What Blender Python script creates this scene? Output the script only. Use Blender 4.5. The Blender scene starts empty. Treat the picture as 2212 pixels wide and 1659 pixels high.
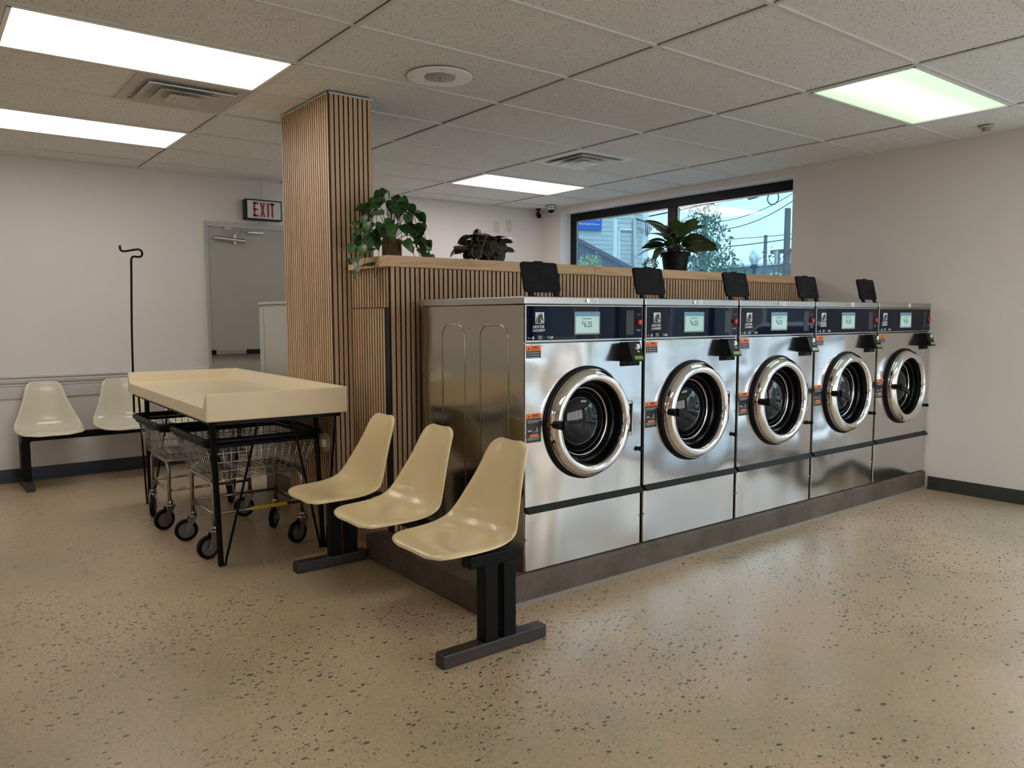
import bpy, bmesh, math, random
from mathutils import Vector, Matrix, Euler
from math import sin, cos, pi, radians
random.seed(7)
sc = bpy.context.scene
C = sc.collection

# ------------------------------------------------------------------ camera, world, sun, exposure
CAM = Vector((-1.5768, -3.1307, 1.2837))
F_PX, YAW, PITCH, ROLL = 1678.7, 0.9136, 0.0863, -0.0021
cam = bpy.data.cameras.new('camera'); cam.sensor_fit = 'HORIZONTAL'; cam.sensor_width = 36.0
cam.lens = F_PX / 2212.0 * 36.0; cam.clip_start = 0.02; cam.clip_end = 300
cob = bpy.data.objects.new('camera', cam); C.objects.link(cob)
fw = Vector((cos(YAW)*cos(PITCH), sin(YAW)*cos(PITCH), -sin(PITCH)))
rt = Vector((sin(YAW), -cos(YAW), 0)); up = rt.cross(fw)
r2 = cos(ROLL)*rt + sin(ROLL)*up; u2 = -sin(ROLL)*rt + cos(ROLL)*up
cob.matrix_world = Matrix.Translation(CAM) @ Matrix((r2, u2, -fw)).transposed().to_4x4()
sc.camera = cob

EXPOSURE = 0.72
WORLD_STRENGTH = 3.8
SUN_STRENGTH = 5.5
PANEL = 4.2          # fluorescent diffuser emission
sc.view_settings.view_transform = 'Standard'; sc.view_settings.look = 'None'
sc.view_settings.gamma = 1.0; sc.view_settings.use_curve_mapping = False
sc.view_settings.exposure = EXPOSURE

w = bpy.data.worlds.new('sky'); sc.world = w; w.use_nodes = True
nt = w.node_tree; nt.nodes.clear()
wo = nt.nodes.new('ShaderNodeOutputWorld'); bg = nt.nodes.new('ShaderNodeBackground')
tc = nt.nodes.new('ShaderNodeTexCoord'); sx = nt.nodes.new('ShaderNodeSeparateXYZ')
cr = nt.nodes.new('ShaderNodeValToRGB')
cr.color_ramp.elements[0].position = 0.0; cr.color_ramp.elements[0].color = (1.0, 0.98, 0.94, 1)
cr.color_ramp.elements[1].position = 0.7; cr.color_ramp.elements[1].color = (0.62, 0.78, 1.0, 1)
nt.links.new(tc.outputs['Generated'], sx.inputs[0]); nt.links.new(sx.outputs['Z'], cr.inputs[0])
nt.links.new(cr.outputs[0], bg.inputs[0]); bg.inputs[1].default_value = WORLD_STRENGTH
nt.links.new(bg.outputs[0], wo.inputs[0])

sun = bpy.data.lights.new('sun', 'SUN'); sun.energy = SUN_STRENGTH; sun.angle = radians(0.6); sun.color = (1.0, 0.95, 0.86)
so = bpy.data.objects.new('sun', sun); C.objects.link(so)
so.rotation_euler = Vector((0.30, 0.48, -0.78)).to_track_quat('-Z', 'Y').to_euler(); so.location = (-5, 0, 12)

H = 2.521; XW = 4.364; YB = 4.00; XL = -5.2; YF = -5.6; MF = -0.470
W_STORE = (-5.3, -1.30, 0.16, 2.36)      # storefront opening in the right wall: y0,y1,z0,z1
W_FRONT = (-0.4, 3.95, 0.45, 2.36)           # unseen storefront opening added in the front wall for daylight: x0,x1,z0,z1
W_BACK = (0.689, 3.654, 0.25, 2.462)     # rear window opening in the right wall, lower part added for light
for (y0, y1, z0, z1) in (W_STORE, W_BACK):
    pl = bpy.data.lights.new('daylight_portal', 'AREA'); pl.shape = 'RECTANGLE'
    pl.size = y1-y0; pl.size_y = z1-z0; pl.cycles.is_portal = True
    po = bpy.data.objects.new('daylight_portal', pl); C.objects.link(po)
    po.matrix_world = Matrix.Translation((XW+0.22, (y0+y1)/2, (z0+z1)/2)) @ Euler((radians(90), 0, radians(90)), 'XYZ').to_matrix().to_4x4()
pl = bpy.data.lights.new('daylight_portal', 'AREA'); pl.shape = 'RECTANGLE'; pl.size = W_FRONT[1]-W_FRONT[0]; pl.size_y = W_FRONT[3]-W_FRONT[2]; pl.cycles.is_portal = True
po = bpy.data.objects.new('daylight_portal', pl); C.objects.link(po)
po.matrix_world = Matrix.Translation(((W_FRONT[0]+W_FRONT[1])/2, YF-.22, (W_FRONT[2]+W_FRONT[3])/2)) @ Euler((radians(90), 0, 0), 'XYZ').to_matrix().to_4x4()

# ------------------------------------------------------------------ materials
MATS = {}
def newmat(name):
    m = bpy.data.materials.new(name); m.use_nodes = True
    nt = m.node_tree; b = nt.nodes['Principled BSDF']
    MATS[name] = m
    return m, nt, b
def mat(name, col, rough=0.5, metal=0.0, spec=0.5, emit=None, es=1.0, coat=0.0, noise=0.0, nscale=20.0, bump=0.0, bscale=200.0):
    if name in MATS: return MATS[name]
    m, nt, b = newmat(name)
    b.inputs['Base Color'].default_value = (*col, 1); b.inputs['Roughness'].default_value = rough
    b.inputs['Metallic'].default_value = metal; b.inputs['Specular IOR Level'].default_value = spec
    b.inputs['Coat Weight'].default_value = coat; b.inputs['Coat Roughness'].default_value = 0.08
    if emit: b.inputs['Emission Color'].default_value = (*emit, 1); b.inputs['Emission Strength'].default_value = es
    tcn = nt.nodes.new('ShaderNodeTexCoord')
    n = nt.nodes.new('ShaderNodeTexNoise'); n.inputs['Scale'].default_value = nscale; n.inputs['Detail'].default_value = 5
    nt.links.new(tcn.outputs['Object'], n.inputs['Vector'])
    if noise > 0:
        mx = nt.nodes.new('ShaderNodeMix'); mx.data_type = 'RGBA'
        mx.inputs[6].default_value = (*[c*(1-noise) for c in col], 1); mx.inputs[7].default_value = (*[min(1, c*(1+noise)) for c in col], 1)
        nt.links.new(n.outputs['Fac'], mx.inputs[0]); nt.links.new(mx.outputs[2], b.inputs['Base Color'])
    if bump > 0:
        n2 = nt.nodes.new('ShaderNodeTexNoise'); n2.inputs['Scale'].default_value = bscale
        nt.links.new(tcn.outputs['Object'], n2.inputs['Vector'])
        bp = nt.nodes.new('ShaderNodeBump'); bp.inputs['Strength'].default_value = bump; bp.inputs['Distance'].default_value = 0.002
        nt.links.new(n2.outputs['Fac'], bp.inputs['Height']); nt.links.new(bp.outputs[0], b.inputs['Normal'])
    return m
def N(nt, t, **kw):
    n = nt.nodes.new(t)
    for k, v in kw.items():
        if hasattr(n, k): setattr(n, k, v)
        else: n.inputs[k.replace('_', ' ')].default_value = v
    return n
def ramp(nt, stops, interp='LINEAR'):
    r = nt.nodes.new('ShaderNodeValToRGB'); r.color_ramp.interpolation = interp
    e = r.color_ramp.elements
    while len(e) < len(stops): e.new(0.5)
    for i, (p, c) in enumerate(stops):
        e[i].position = p; e[i].color = c if len(c) == 4 else (*c, 1)
    return r
def mixc(nt, fac, a, b, blend='MIX'):
    m = nt.nodes.new('ShaderNodeMix'); m.data_type = 'RGBA'; m.blend_type = blend
    for sock, v in ((0, fac), (6, a), (7, b)):
        if isinstance(v, bpy.types.NodeSocket): nt.links.new(v, m.inputs[sock])
        elif sock == 0: m.inputs[0].default_value = v
        else: m.inputs[sock].default_value = (*v, 1) if len(v) == 3 else v
    return m.outputs[2]

def floor_mat():
    m, nt, b = newmat('polished_concrete'); L = nt.links.new
    t = N(nt, 'ShaderNodeTexCoord'); co = t.outputs['Object']
    base = N(nt, 'ShaderNodeTexNoise', Scale=0.9, Detail=6.0, Roughness=0.6); L(co, base.inputs['Vector'])
    bc = ramp(nt, [(0.30, (0.35, 0.285, 0.18)), (0.52, (0.50, 0.365, 0.23)), (0.72, (0.60, 0.43, 0.29))]); L(base.outputs['Fac'], bc.inputs[0])
    fine = N(nt, 'ShaderNodeTexNoise', Scale=60.0, Detail=8.0, Roughness=0.75); L(co, fine.inputs['Vector'])
    fr = ramp(nt, [(0.35, (0.80, 0.80, 0.80)), (0.65, (1.1, 1.1, 1.1))]); L(fine.outputs['Fac'], fr.inputs[0])
    c0 = mixc(nt, 1.0, bc.outputs[0], fr.outputs[0], 'MULTIPLY')
    # stone chips: two sizes of voronoi cells, picked at random, thinned by a broad patch mask
    warp = N(nt, 'ShaderNodeTexNoise', Scale=30.0, Detail=3.0); L(co, warp.inputs['Vector'])
    wv = nt.nodes.new('ShaderNodeMixRGB'); wv.blend_type = 'LINEAR_LIGHT'; wv.inputs[0].default_value = 0.010
    L(co, wv.inputs[1]); L(warp.outputs['Color'], wv.inputs[2])
    patch = N(nt, 'ShaderNodeTexNoise', Scale=0.85, Detail=4.0, Roughness=0.55, Distortion=0.6); L(co, patch.inputs['Vector'])
    pr = ramp(nt, [(0.44, (0.05, 0.05, 0.05)), (0.58, (1, 1, 1))]); L(patch.outputs['Fac'], pr.inputs[0])
    out = c0
    for scale, dens, rad, colr, stretch in ((34.0, 0.66, 0.31, (0.05, 0.06, 0.06), (1, 1.6, 1)), (88.0, 0.60, 0.31, (0.07, 0.075, 0.07), (1.5, 1, 1)), (70.0, 0.05, 0.25, (0.55, 0.47, 0.38), (1, 1, 1))):
        mp = N(nt, 'ShaderNodeMapping'); mp.inputs['Scale'].default_value = stretch; mp.inputs['Rotation'].default_value = (0, 0, scale)
        L(wv.outputs[0], mp.inputs['Vector'])
        v = N(nt, 'ShaderNodeTexVoronoi', Scale=scale); v.feature = 'F1'; v.distance = 'MINKOWSKI'; v.inputs['Exponent'].default_value = 1.2; L(mp.outputs[0], v.inputs['Vector'])
        sep = N(nt, 'ShaderNodeSeparateColor'); L(v.outputs['Color'], sep.inputs[0])
        th = N(nt, 'ShaderNodeMath', operation='MULTIPLY'); L(pr.outputs[0], th.inputs[0]); th.inputs[1].default_value = dens
        ad = N(nt, 'ShaderNodeMath', operation='ADD'); L(th.outputs[0], ad.inputs[0]); ad.inputs[1].default_value = dens*0.16
        pick = N(nt, 'ShaderNodeMath', operation='LESS_THAN'); L(sep.outputs[0], pick.inputs[0]); L(ad.outputs[0], pick.inputs[1])
        rr = N(nt, 'ShaderNodeMath', operation='MULTIPLY'); L(sep.outputs[1], rr.inputs[0]); rr.inputs[1].default_value = rad
        ra = N(nt, 'ShaderNodeMath', operation='ADD'); L(rr.outputs[0], ra.inputs[0]); ra.inputs[1].default_value = rad*0.45
        ins = N(nt, 'ShaderNodeMath', operation='LESS_THAN'); L(v.outputs['Distance'], ins.inputs[0]); L(ra.outputs[0], ins.inputs[1])
        fac = N(nt, 'ShaderNodeMath', operation='MULTIPLY'); L(pick.outputs[0], fac.inputs[0]); L(ins.outputs[0], fac.inputs[1])
        f2 = N(nt, 'ShaderNodeMath', operation='MULTIPLY'); L(fac.outputs[0], f2.inputs[0]); f2.inputs[1].default_value = 0.93
        out = mixc(nt, f2.outputs[0], out, colr)
    L(out, b.inputs['Base Color'])
    rg = ramp(nt, [(0.3, (0.26,)*3), (0.7, (0.42,)*3)]); L(base.outputs['Fac'], rg.inputs[0]); L(rg.outputs[0], b.inputs['Roughness'])
    b.inputs['Specular IOR Level'].default_value = 0.5
    return m
def ceil_mat():
    m, nt, b = newmat('acoustic_tile'); L = nt.links.new
    t = N(nt, 'ShaderNodeTexCoord'); co = t.outputs['Object']
    v = N(nt, 'ShaderNodeTexVoronoi', Scale=100.0); L(co, v.inputs['Vector'])
    se = N(nt, 'ShaderNodeSeparateColor'); L(v.outputs['Color'], se.inputs[0])
    rr = N(nt, 'ShaderNodeMath', operation='MULTIPLY'); L(se.outputs[0], rr.inputs[0]); rr.inputs[1].default_value = 0.36
    ins = N(nt, 'ShaderNodeMath', operation='LESS_THAN'); L(v.outputs['Distance'], ins.inputs[0]); L(rr.outputs[0], ins.inputs[1])
    pk = N(nt, 'ShaderNodeMath', operation='LESS_THAN'); L(se.outputs[1], pk.inputs[0]); pk.inputs[1].default_value = 0.55
    fc = N(nt, 'ShaderNodeMath', operation='MULTIPLY'); L(ins.outputs[0], fc.inputs[0]); L(pk.outputs[0], fc.inputs[1])
    n = N(nt, 'ShaderNodeTexNoise', Scale=90.0, Detail=6.0); L(co, n.inputs['Vector'])
    r = ramp(nt, [(0.3, (0.70, 0.695, 0.655)), (0.7, (0.82, 0.81, 0.775))]); L(n.outputs['Fac'], r.inputs[0])
    L(mixc(nt, fc.outputs[0], r.outputs[0], (0.14, 0.135, 0.12)), b.inputs['Base Color'])
    bp = N(nt, 'ShaderNodeBump', Strength=0.6, Distance=0.003); L(n.outputs['Fac'], bp.inputs['Height']); L(bp.outputs[0], b.inputs['Normal'])
    b.inputs['Roughness'].default_value = 0.95
    return m
def wood_mat(name, c1, c2, zscale=1.2, across=38.0, axis='Z'):
    m, nt, b = newmat(name); L = nt.links.new
    t = N(nt, 'ShaderNodeTexCoord'); mp = N(nt, 'ShaderNodeMapping'); L(t.outputs['Object'], mp.inputs['Vector'])
    mp.inputs['Scale'].default_value = {'Z': (across, across, zscale), 'X': (zscale, across, across), 'Y': (across, zscale, across)}[axis]
    n = N(nt, 'ShaderNodeTexNoise', Scale=1.0, Detail=4.0, Roughness=0.65, Distortion=0.8); L(mp.outputs[0], n.inputs['Vector'])
    r = ramp(nt, [(0.32, c2), (0.5, c1), (0.72, tuple(min(1, x*1.12) for x in c1))]); L(n.outputs['Fac'], r.inputs[0])
    L(r.outputs[0], b.inputs['Base Color']); b.inputs['Roughness'].default_value = 0.5
    return m
def steel_mat(name, col, rough, wav, wscale, aniso=0.5, brush=(2.0, 2.0, 260.0)):
    m, nt, b = newmat(name); L = nt.links.new
    t = N(nt, 'ShaderNodeTexCoord'); oi = N(nt, 'ShaderNodeObjectInfo')
    ad = N(nt, 'ShaderNodeVectorMath', operation='ADD'); L(t.outputs['Object'], ad.inputs[0]); L(oi.outputs['Location'], ad.inputs[1])
    n = N(nt, 'ShaderNodeTexNoise', Scale=wscale, Detail=1.0, Roughness=0.4); L(ad.outputs[0], n.inputs['Vector'])
    mp = N(nt, 'ShaderNodeMapping'); mp.inputs['Scale'].default_value = brush; L(t.outputs['Object'], mp.inputs['Vector'])
    f = N(nt, 'ShaderNodeTexNoise', Scale=4.0, Detail=3.0); L(mp.outputs[0], f.inputs['Vector'])
    b1 = N(nt, 'ShaderNodeBump', Strength=1.0, Distance=wav); L(n.outputs['Fac'], b1.inputs['Height'])
    b2 = N(nt, 'ShaderNodeBump', Strength=0.10, Distance=0.0002); L(f.outputs['Fac'], b2.inputs['Height']); L(b1.outputs[0], b2.inputs['Normal'])
    L(b2.outputs[0], b.inputs['Normal'])
    rr = ramp(nt, [(0.3, (rough*0.85,)*3), (0.7, (rough*1.15,)*3)]); L(f.outputs['Fac'], rr.inputs[0]); L(rr.outputs[0], b.inputs['Roughness'])
    b.inputs['Base Color'].default_value = (*col, 1); b.inputs['Metallic'].default_value = 1.0
    return m
def pad_mat():
    m, nt, b = newmat('stained_concrete'); L = nt.links.new
    t = N(nt, 'ShaderNodeTexCoord'); n = N(nt, 'ShaderNodeTexNoise', Scale=3.0, Detail=8.0, Roughness=0.7); L(t.outputs['Object'], n.inputs['Vector'])
    r = ramp(nt, [(0.3, (0.038, 0.028, 0.021)), (0.5, (0.082, 0.060, 0.043)), (0.7, (0.12, 0.092, 0.068))]); L(n.outputs['Fac'], r.inputs[0])
    f = N(nt, 'ShaderNodeTexNoise', Scale=220.0, Detail=4.0); L(t.outputs['Object'], f.inputs['Vector'])
    fr = ramp(nt, [(0.3, (0.7,)*3), (0.7, (1.25,)*3)]); L(f.outputs['Fac'], fr.inputs[0])
    L(mixc(nt, 1.0, r.outputs[0], fr.outputs[0], 'MULTIPLY'), b.inputs['Base Color']); b.inputs['Roughness'].default_value = 0.75
    bp = N(nt, 'ShaderNodeBump', Strength=0.5, Distance=0.003); L(f.outputs['Fac'], bp.inputs['Height']); L(bp.outputs[0], b.inputs['Normal'])
    return m
def panel_mat(name, cols, stops, strength):
    m, nt, b = newmat(name); L = nt.links.new
    nt.nodes.remove(b); em = N(nt, 'ShaderNodeEmission')
    t = N(nt, 'ShaderNodeTexCoord'); s = N(nt, 'ShaderNodeSeparateXYZ'); L(t.outputs['Object'], s.inputs[0])
    mr = N(nt, 'ShaderNodeMapRange'); mr.inputs['From Min'].default_value = -0.29; mr.inputs['From Max'].default_value = 0.29
    L(s.outputs['Y'], mr.inputs['Value'])
    r = ramp(nt, list(zip(stops, cols))); L(mr.outputs[0], r.inputs[0])
    ck = N(nt, 'ShaderNodeTexVoronoi', Scale=160.0); L(t.outputs['Object'], ck.inputs['Vector'])
    cr_ = ramp(nt, [(0.0, (0.97,)*3), (0.6, (1.02,)*3)]); L(ck.outputs['Distance'], cr_.inputs[0])
    L(mixc(nt, 1.0, r.outputs[0], cr_.outputs[0], 'MULTIPLY'), em.inputs['Color']); em.inputs['Strength'].default_value = strength
    L(em.outputs[0], nt.nodes['Material Output'].inputs['Surface'])
    return m
def glass_mat(name, tint, haze=0.0, hazecol=(0.7, 0.85, 1)):
    m, nt, b = newmat(name); L = nt.links.new
    nt.nodes.remove(b)
    tr = N(nt, 'ShaderNodeBsdfTransparent'); tr.inputs[0].default_value = (*tint, 1)
    gl = N(nt, 'ShaderNodeBsdfGlossy'); gl.inputs['Roughness'].default_value = 0.02
    fr = N(nt, 'ShaderNodeFresnel'); fr.inputs['IOR'].default_value = 1.45
    ge = N(nt, 'ShaderNodeNewGeometry'); iv = N(nt, 'ShaderNodeMath', operation='SUBTRACT'); iv.inputs[0].default_value = 1.0; L(ge.outputs['Backfacing'], iv.inputs[1])
    ff = N(nt, 'ShaderNodeMath', operation='MULTIPLY'); L(fr.outputs[0], ff.inputs[0]); L(iv.outputs[0], ff.inputs[1])
    mx = N(nt, 'ShaderNodeMixShader'); L(ff.outputs[0], mx.inputs[0]); L(tr.outputs[0], mx.inputs[1]); L(gl.outputs[0], mx.inputs[2])
    last = mx.outputs[0]
    if haze:
        tl = N(nt, 'ShaderNodeBsdfTranslucent'); tl.inputs[0].default_value = (*hazecol, 1)
        n = N(nt, 'ShaderNodeTexNoise', Scale=2.5, Detail=6.0); t = N(nt, 'ShaderNodeTexCoord'); L(t.outputs['Object'], n.inputs['Vector'])
        r = ramp(nt, [(0.35, (haze*0.6,)*3), (0.7, (haze*1.5,)*3)]); L(n.outputs['Fac'], r.inputs[0])
        m2 = N(nt, 'ShaderNodeMixShader'); L(r.outputs[0], m2.inputs[0]); L(last, m2.inputs[1]); L(tl.outputs[0], m2.inputs[2]); last = m2.outputs[0]
    L(last, nt.nodes['Material Output'].inputs['Surface'])
    return m
def leaf_mat(name, base, edge, vein, kind='plain', rough=0.4):
    """leaf colour by uv: u along the blade, v from midrib (0) to margin (1)"""
    m, nt, b = newmat(name); L = nt.links.new
    uv = N(nt, 'ShaderNodeUVMap'); s = N(nt, 'ShaderNodeSeparateXYZ'); L(uv.outputs[0], s.inputs[0])
    geo = N(nt, 'ShaderNodeTexCoord'); n = N(nt, 'ShaderNodeTexNoise', Scale=9.0, Detail=2.0); L(geo.outputs['Object'], n.inputs['Vector'])
    r0 = ramp(nt, [(0.35, tuple(c*0.6 for c in base)), (0.65, tuple(c*1.4 for c in base))]); L(n.outputs['Fac'], r0.inputs[0])
    col = r0.outputs[0]
    if kind == 'pinkring':
        n2 = N(nt, 'ShaderNodeTexNoise', Scale=80.0); L(geo.outputs['Object'], n2.inputs['Vector'])
        ad = N(nt, 'ShaderNodeMath', operation='MULTIPLY_ADD'); L(n2.outputs['Fac'], ad.inputs[0]); ad.inputs[1].default_value = 0.3; L(s.outputs['Y'], ad.inputs[2])
        r = ramp(nt, [(0.76, (0, 0, 0)), (0.80, (1, 1, 1)), (0.86, (1, 1, 1)), (0.90, (0, 0, 0))]); L(ad.outputs[0], r.inputs[0])
        col = mixc(nt, r.outputs[0], col, edge)
        rm = ramp(nt, [(0.03, (1, 1, 1)), (0.06, (0, 0, 0))]); L(s.outputs['Y'], rm.inputs[0]); col = mixc(nt, rm.outputs[0], col, vein)
    elif kind == 'stripe':
        a = N(nt, 'ShaderNodeMath', operation='MULTIPLY_ADD'); L(s.outputs['Y'], a.inputs[0]); a.inputs[1].default_value = -0.45; L(s.outputs['X'], a.inputs[2])
        q = N(nt, 'ShaderNodeMath', operation='MULTIPLY'); L(a.outputs[0], q.inputs[0]); q.inputs[1].default_value = 52.0
        q2 = N(nt, 'ShaderNodeMath', operation='SINE'); L(q.outputs[0], q2.inputs[0])
        r = ramp(nt, [(0.45, (0, 0, 0)), (0.9, (0.8, 0.8, 0.8))]); L(q2.outputs[0], r.inputs[0]); col = mixc(nt, r.outputs[0], col, vein)
        re = ramp(nt, [(0.90, (0, 0, 0)), (0.98, (1, 1, 1))]); L(s.outputs['Y'], re.inputs[0]); col = mixc(nt, re.outputs[0], col, edge)
    else:
        rm = ramp(nt, [(0.03, (1, 1, 1)), (0.07, (0, 0, 0))]); L(s.outputs['Y'], rm.inputs[0]); col = mixc(nt, rm.outputs[0], col, vein)
    L(col, b.inputs['Base Color']); b.inputs['Roughness'].default_value = rough
    b.inputs['Subsurface Weight'].default_value = 0.0
    return m

M_FLOOR = floor_mat(); M_CEIL = ceil_mat(); M_PAD = pad_mat()
M_WALL = mat('painted_wall', (0.73, 0.68, 0.64), 0.7, noise=0.03, nscale=3, bump=0.15, bscale=60)
M_WALLW = mat('white_reveal', (0.82, 0.83, 0.84), 0.6)
M_TRIM = mat('painted_trim', (0.60, 0.585, 0.56), 0.45)
M_GRID = mat('ceiling_grid_paint', (0.66, 0.655, 0.62), 0.6)
M_BASE = mat('vinyl_base', (0.035, 0.04, 0.036), 0.35, noise=0.2)
M_BASEB = mat('vinyl_base_blue', (0.028, 0.035, 0.055), 0.4, noise=0.2)
M_DOOR = mat('door_paint', (0.36, 0.345, 0.30), 0.45, noise=0.06, nscale=4)
M_DOORF = mat('door_frame_paint', (0.45, 0.44, 0.42), 0.4)
M_SLAT = wood_mat('oak_slat', (0.54, 0.36, 0.215), (0.39, 0.245, 0.14))
M_SLATE = mat('slat_edge_dark', (0.050, 0.032, 0.020), 0.7)
M_LEDGE = wood_mat('pine_ledge', (0.62, 0.41, 0.235), (0.45, 0.27, 0.14), 2.0, 22.0, 'X')
M_LEDGEY = wood_mat('pine_ledge_end', (0.62, 0.43, 0.25), (0.47, 0.30, 0.16), 2.0, 22.0, 'Y')
M_FELT = mat('black_felt', (0.008, 0.009, 0.009), 0.9)
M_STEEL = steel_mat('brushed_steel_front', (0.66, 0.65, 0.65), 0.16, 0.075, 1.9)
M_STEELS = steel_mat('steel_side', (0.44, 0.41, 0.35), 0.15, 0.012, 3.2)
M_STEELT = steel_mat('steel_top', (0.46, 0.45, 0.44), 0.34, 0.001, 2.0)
M_CHROME = mat('chrome', (0.86, 0.86, 0.87), 0.05, 1.0)
M_CHROMED = mat('worn_chrome', (0.36, 0.34, 0.315), 0.22, 1.0, noise=0.2, nscale=40)
M_BLACK = mat('black_plastic', (0.004, 0.004, 0.005), 0.38, spec=.18)
M_BLACKM = mat('black_matte', (0.006, 0.006, 0.007), 0.6, spec=.15)
M_RUBBER = mat('black_rubber', (0.003, 0.003, 0.004), 0.42, spec=.13)
M_BOOT = mat('boot_black', (0.003, 0.003, 0.004), 0.22, spec=.18)
M_NAVY = mat('navy_overlay', (0.003, 0.006, 0.018), 0.03, spec=0.16)
M_SLOT = mat('slot_plate', (0.02, 0.021, 0.023), 0.45)
M_DGLASS = mat('dark_door_glass', (0.004, 0.005, 0.007), 0.03, spec=.38)
M_SCREEN = mat('lcd_screen', (0.10, 0.15, 0.14), 0.08, emit=(0.40, 0.62, 0.55), es=0.42, spec=0.8)
M_SCREENB = mat('lcd_header', (0.03, 0.08, 0.14), 0.1, emit=(0.05, 0.22, 0.36), es=0.5)
M_LCDG = mat('green_lcd', (0.05, 0.09, 0.01), 0.15, emit=(0.20, 0.30, 0.02), es=0.3)
M_BEZEL = mat('screen_bezel', (0.26, 0.25, 0.23), 0.3)
M_RED = mat('red_button', (0.55, 0.03, 0.03), 0.35)
M_WHITE = mat('white_ink', (0.75, 0.75, 0.76), 0.5)
M_GREYINK = mat('grey_ink', (0.40, 0.41, 0.43), 0.5)
M_DARKINK = mat('dark_ink', (0.02, 0.03, 0.04), 0.5)
M_REDINK = mat('red_ink', (0.35, 0.02, 0.03), 0.5)
M_ORANGE = mat('orange_label', (0.80, 0.17, 0.02), 0.45)
M_LBLACK = mat('black_label', (0.012, 0.014, 0.022), 0.35)
M_BRASS = mat('brass', (0.45, 0.28, 0.12), 0.35, 1.0)
M_RAIL = mat('dark_rail', (0.012, 0.014, 0.015), 0.4, spec=.2)
M_SHELL = mat('ivory_fibreglass', (0.80, 0.63, 0.36), 0.27, coat=0.25, noise=0.04, nscale=6)
M_SHELLW = mat('pale_ivory_fibreglass', (0.70, 0.64, 0.49), 0.22, coat=0.35, noise=0.04, nscale=6)
M_TABLE = mat('cream_laminate', (0.78, 0.63, 0.41), 0.32, coat=0.15, noise=0.03, nscale=5)
M_BENCH = mat('black_painted_steel', (0.003, 0.0035, 0.004), 0.45, spec=.13, noise=0.4, nscale=12)
M_FOOT = mat('worn_black_steel', (0.026, 0.019, 0.015), 0.5, noise=0.6, nscale=14)
M_YTAPE = mat('yellow_tag', (0.62, 0.45, 0.02), 0.5)
M_WHEELG = mat('grey_wheel_disc', (0.13, 0.13, 0.125), 0.4)
M_BEIGE = mat('beige_plate', (0.62, 0.57, 0.43), 0.4)
M_FWHITE = mat('fixture_white', (0.88, 0.88, 0.86), 0.45)
M_VENT = mat('vent_paint', (0.52, 0.50, 0.46), 0.5)
M_DUCT = mat('duct_dark', (0.03, 0.028, 0.025), 0.7)
M_ALU = mat('brushed_aluminium', (0.55, 0.55, 0.55), 0.3, 0.9)
M_FRAME = mat('window_frame_black', (0.006, 0.007, 0.009), 0.4, spec=.2)
M_EXITF = mat('exit_face', (0.58, 0.58, 0.56), 0.4)
M_EXITR = mat('exit_red', (0.30, 0.012, 0.018), 0.5)
M_ROPE = wood_mat('rope_brown', (0.17, 0.105, 0.055), (0.08, 0.05, 0.03), 6.0, 60.0)
M_POT = mat('black_pot', (0.006, 0.006, 0.009), 0.5, spec=.2)
M_SOIL = mat('soil', (0.03, 0.02, 0.012), 0.9)
M_STEM = mat('dark_stem', (0.035, 0.045, 0.015), 0.6)
M_POTHOS = leaf_mat('pothos_leaf', (0.028, 0.085, 0.018), (0, 0, 0), (0.02, 0.05, 0.01))
M_CALA = leaf_mat('painted_leaf', (0.018, 0.028, 0.018), (0.30, 0.16, 0.12), (0.10, 0.07, 0.05), 'pinkring', 0.35)
M_AGLA = leaf_mat('striped_leaf', (0.030, 0.065, 0.016), (0.10, 0.03, 0.03), (0.12, 0.19, 0.05), 'stripe')
M_BOX = leaf_mat('small_leaf', (0.13, 0.24, 0.05), (0, 0, 0), (0.2, 0.3, 0.1))
M_GLASSW = glass_mat('window_glass', (0.35, 0.46, 0.495), 0.05, (0.30, 0.55, 0.95))
M_GLASSS = glass_mat('storefront_glass', (0.90, 0.96, 0.98))
M_CABINET = mat('cabinet_paint', (0.40, 0.40, 0.36), 0.5, noise=0.08, nscale=8)

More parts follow.
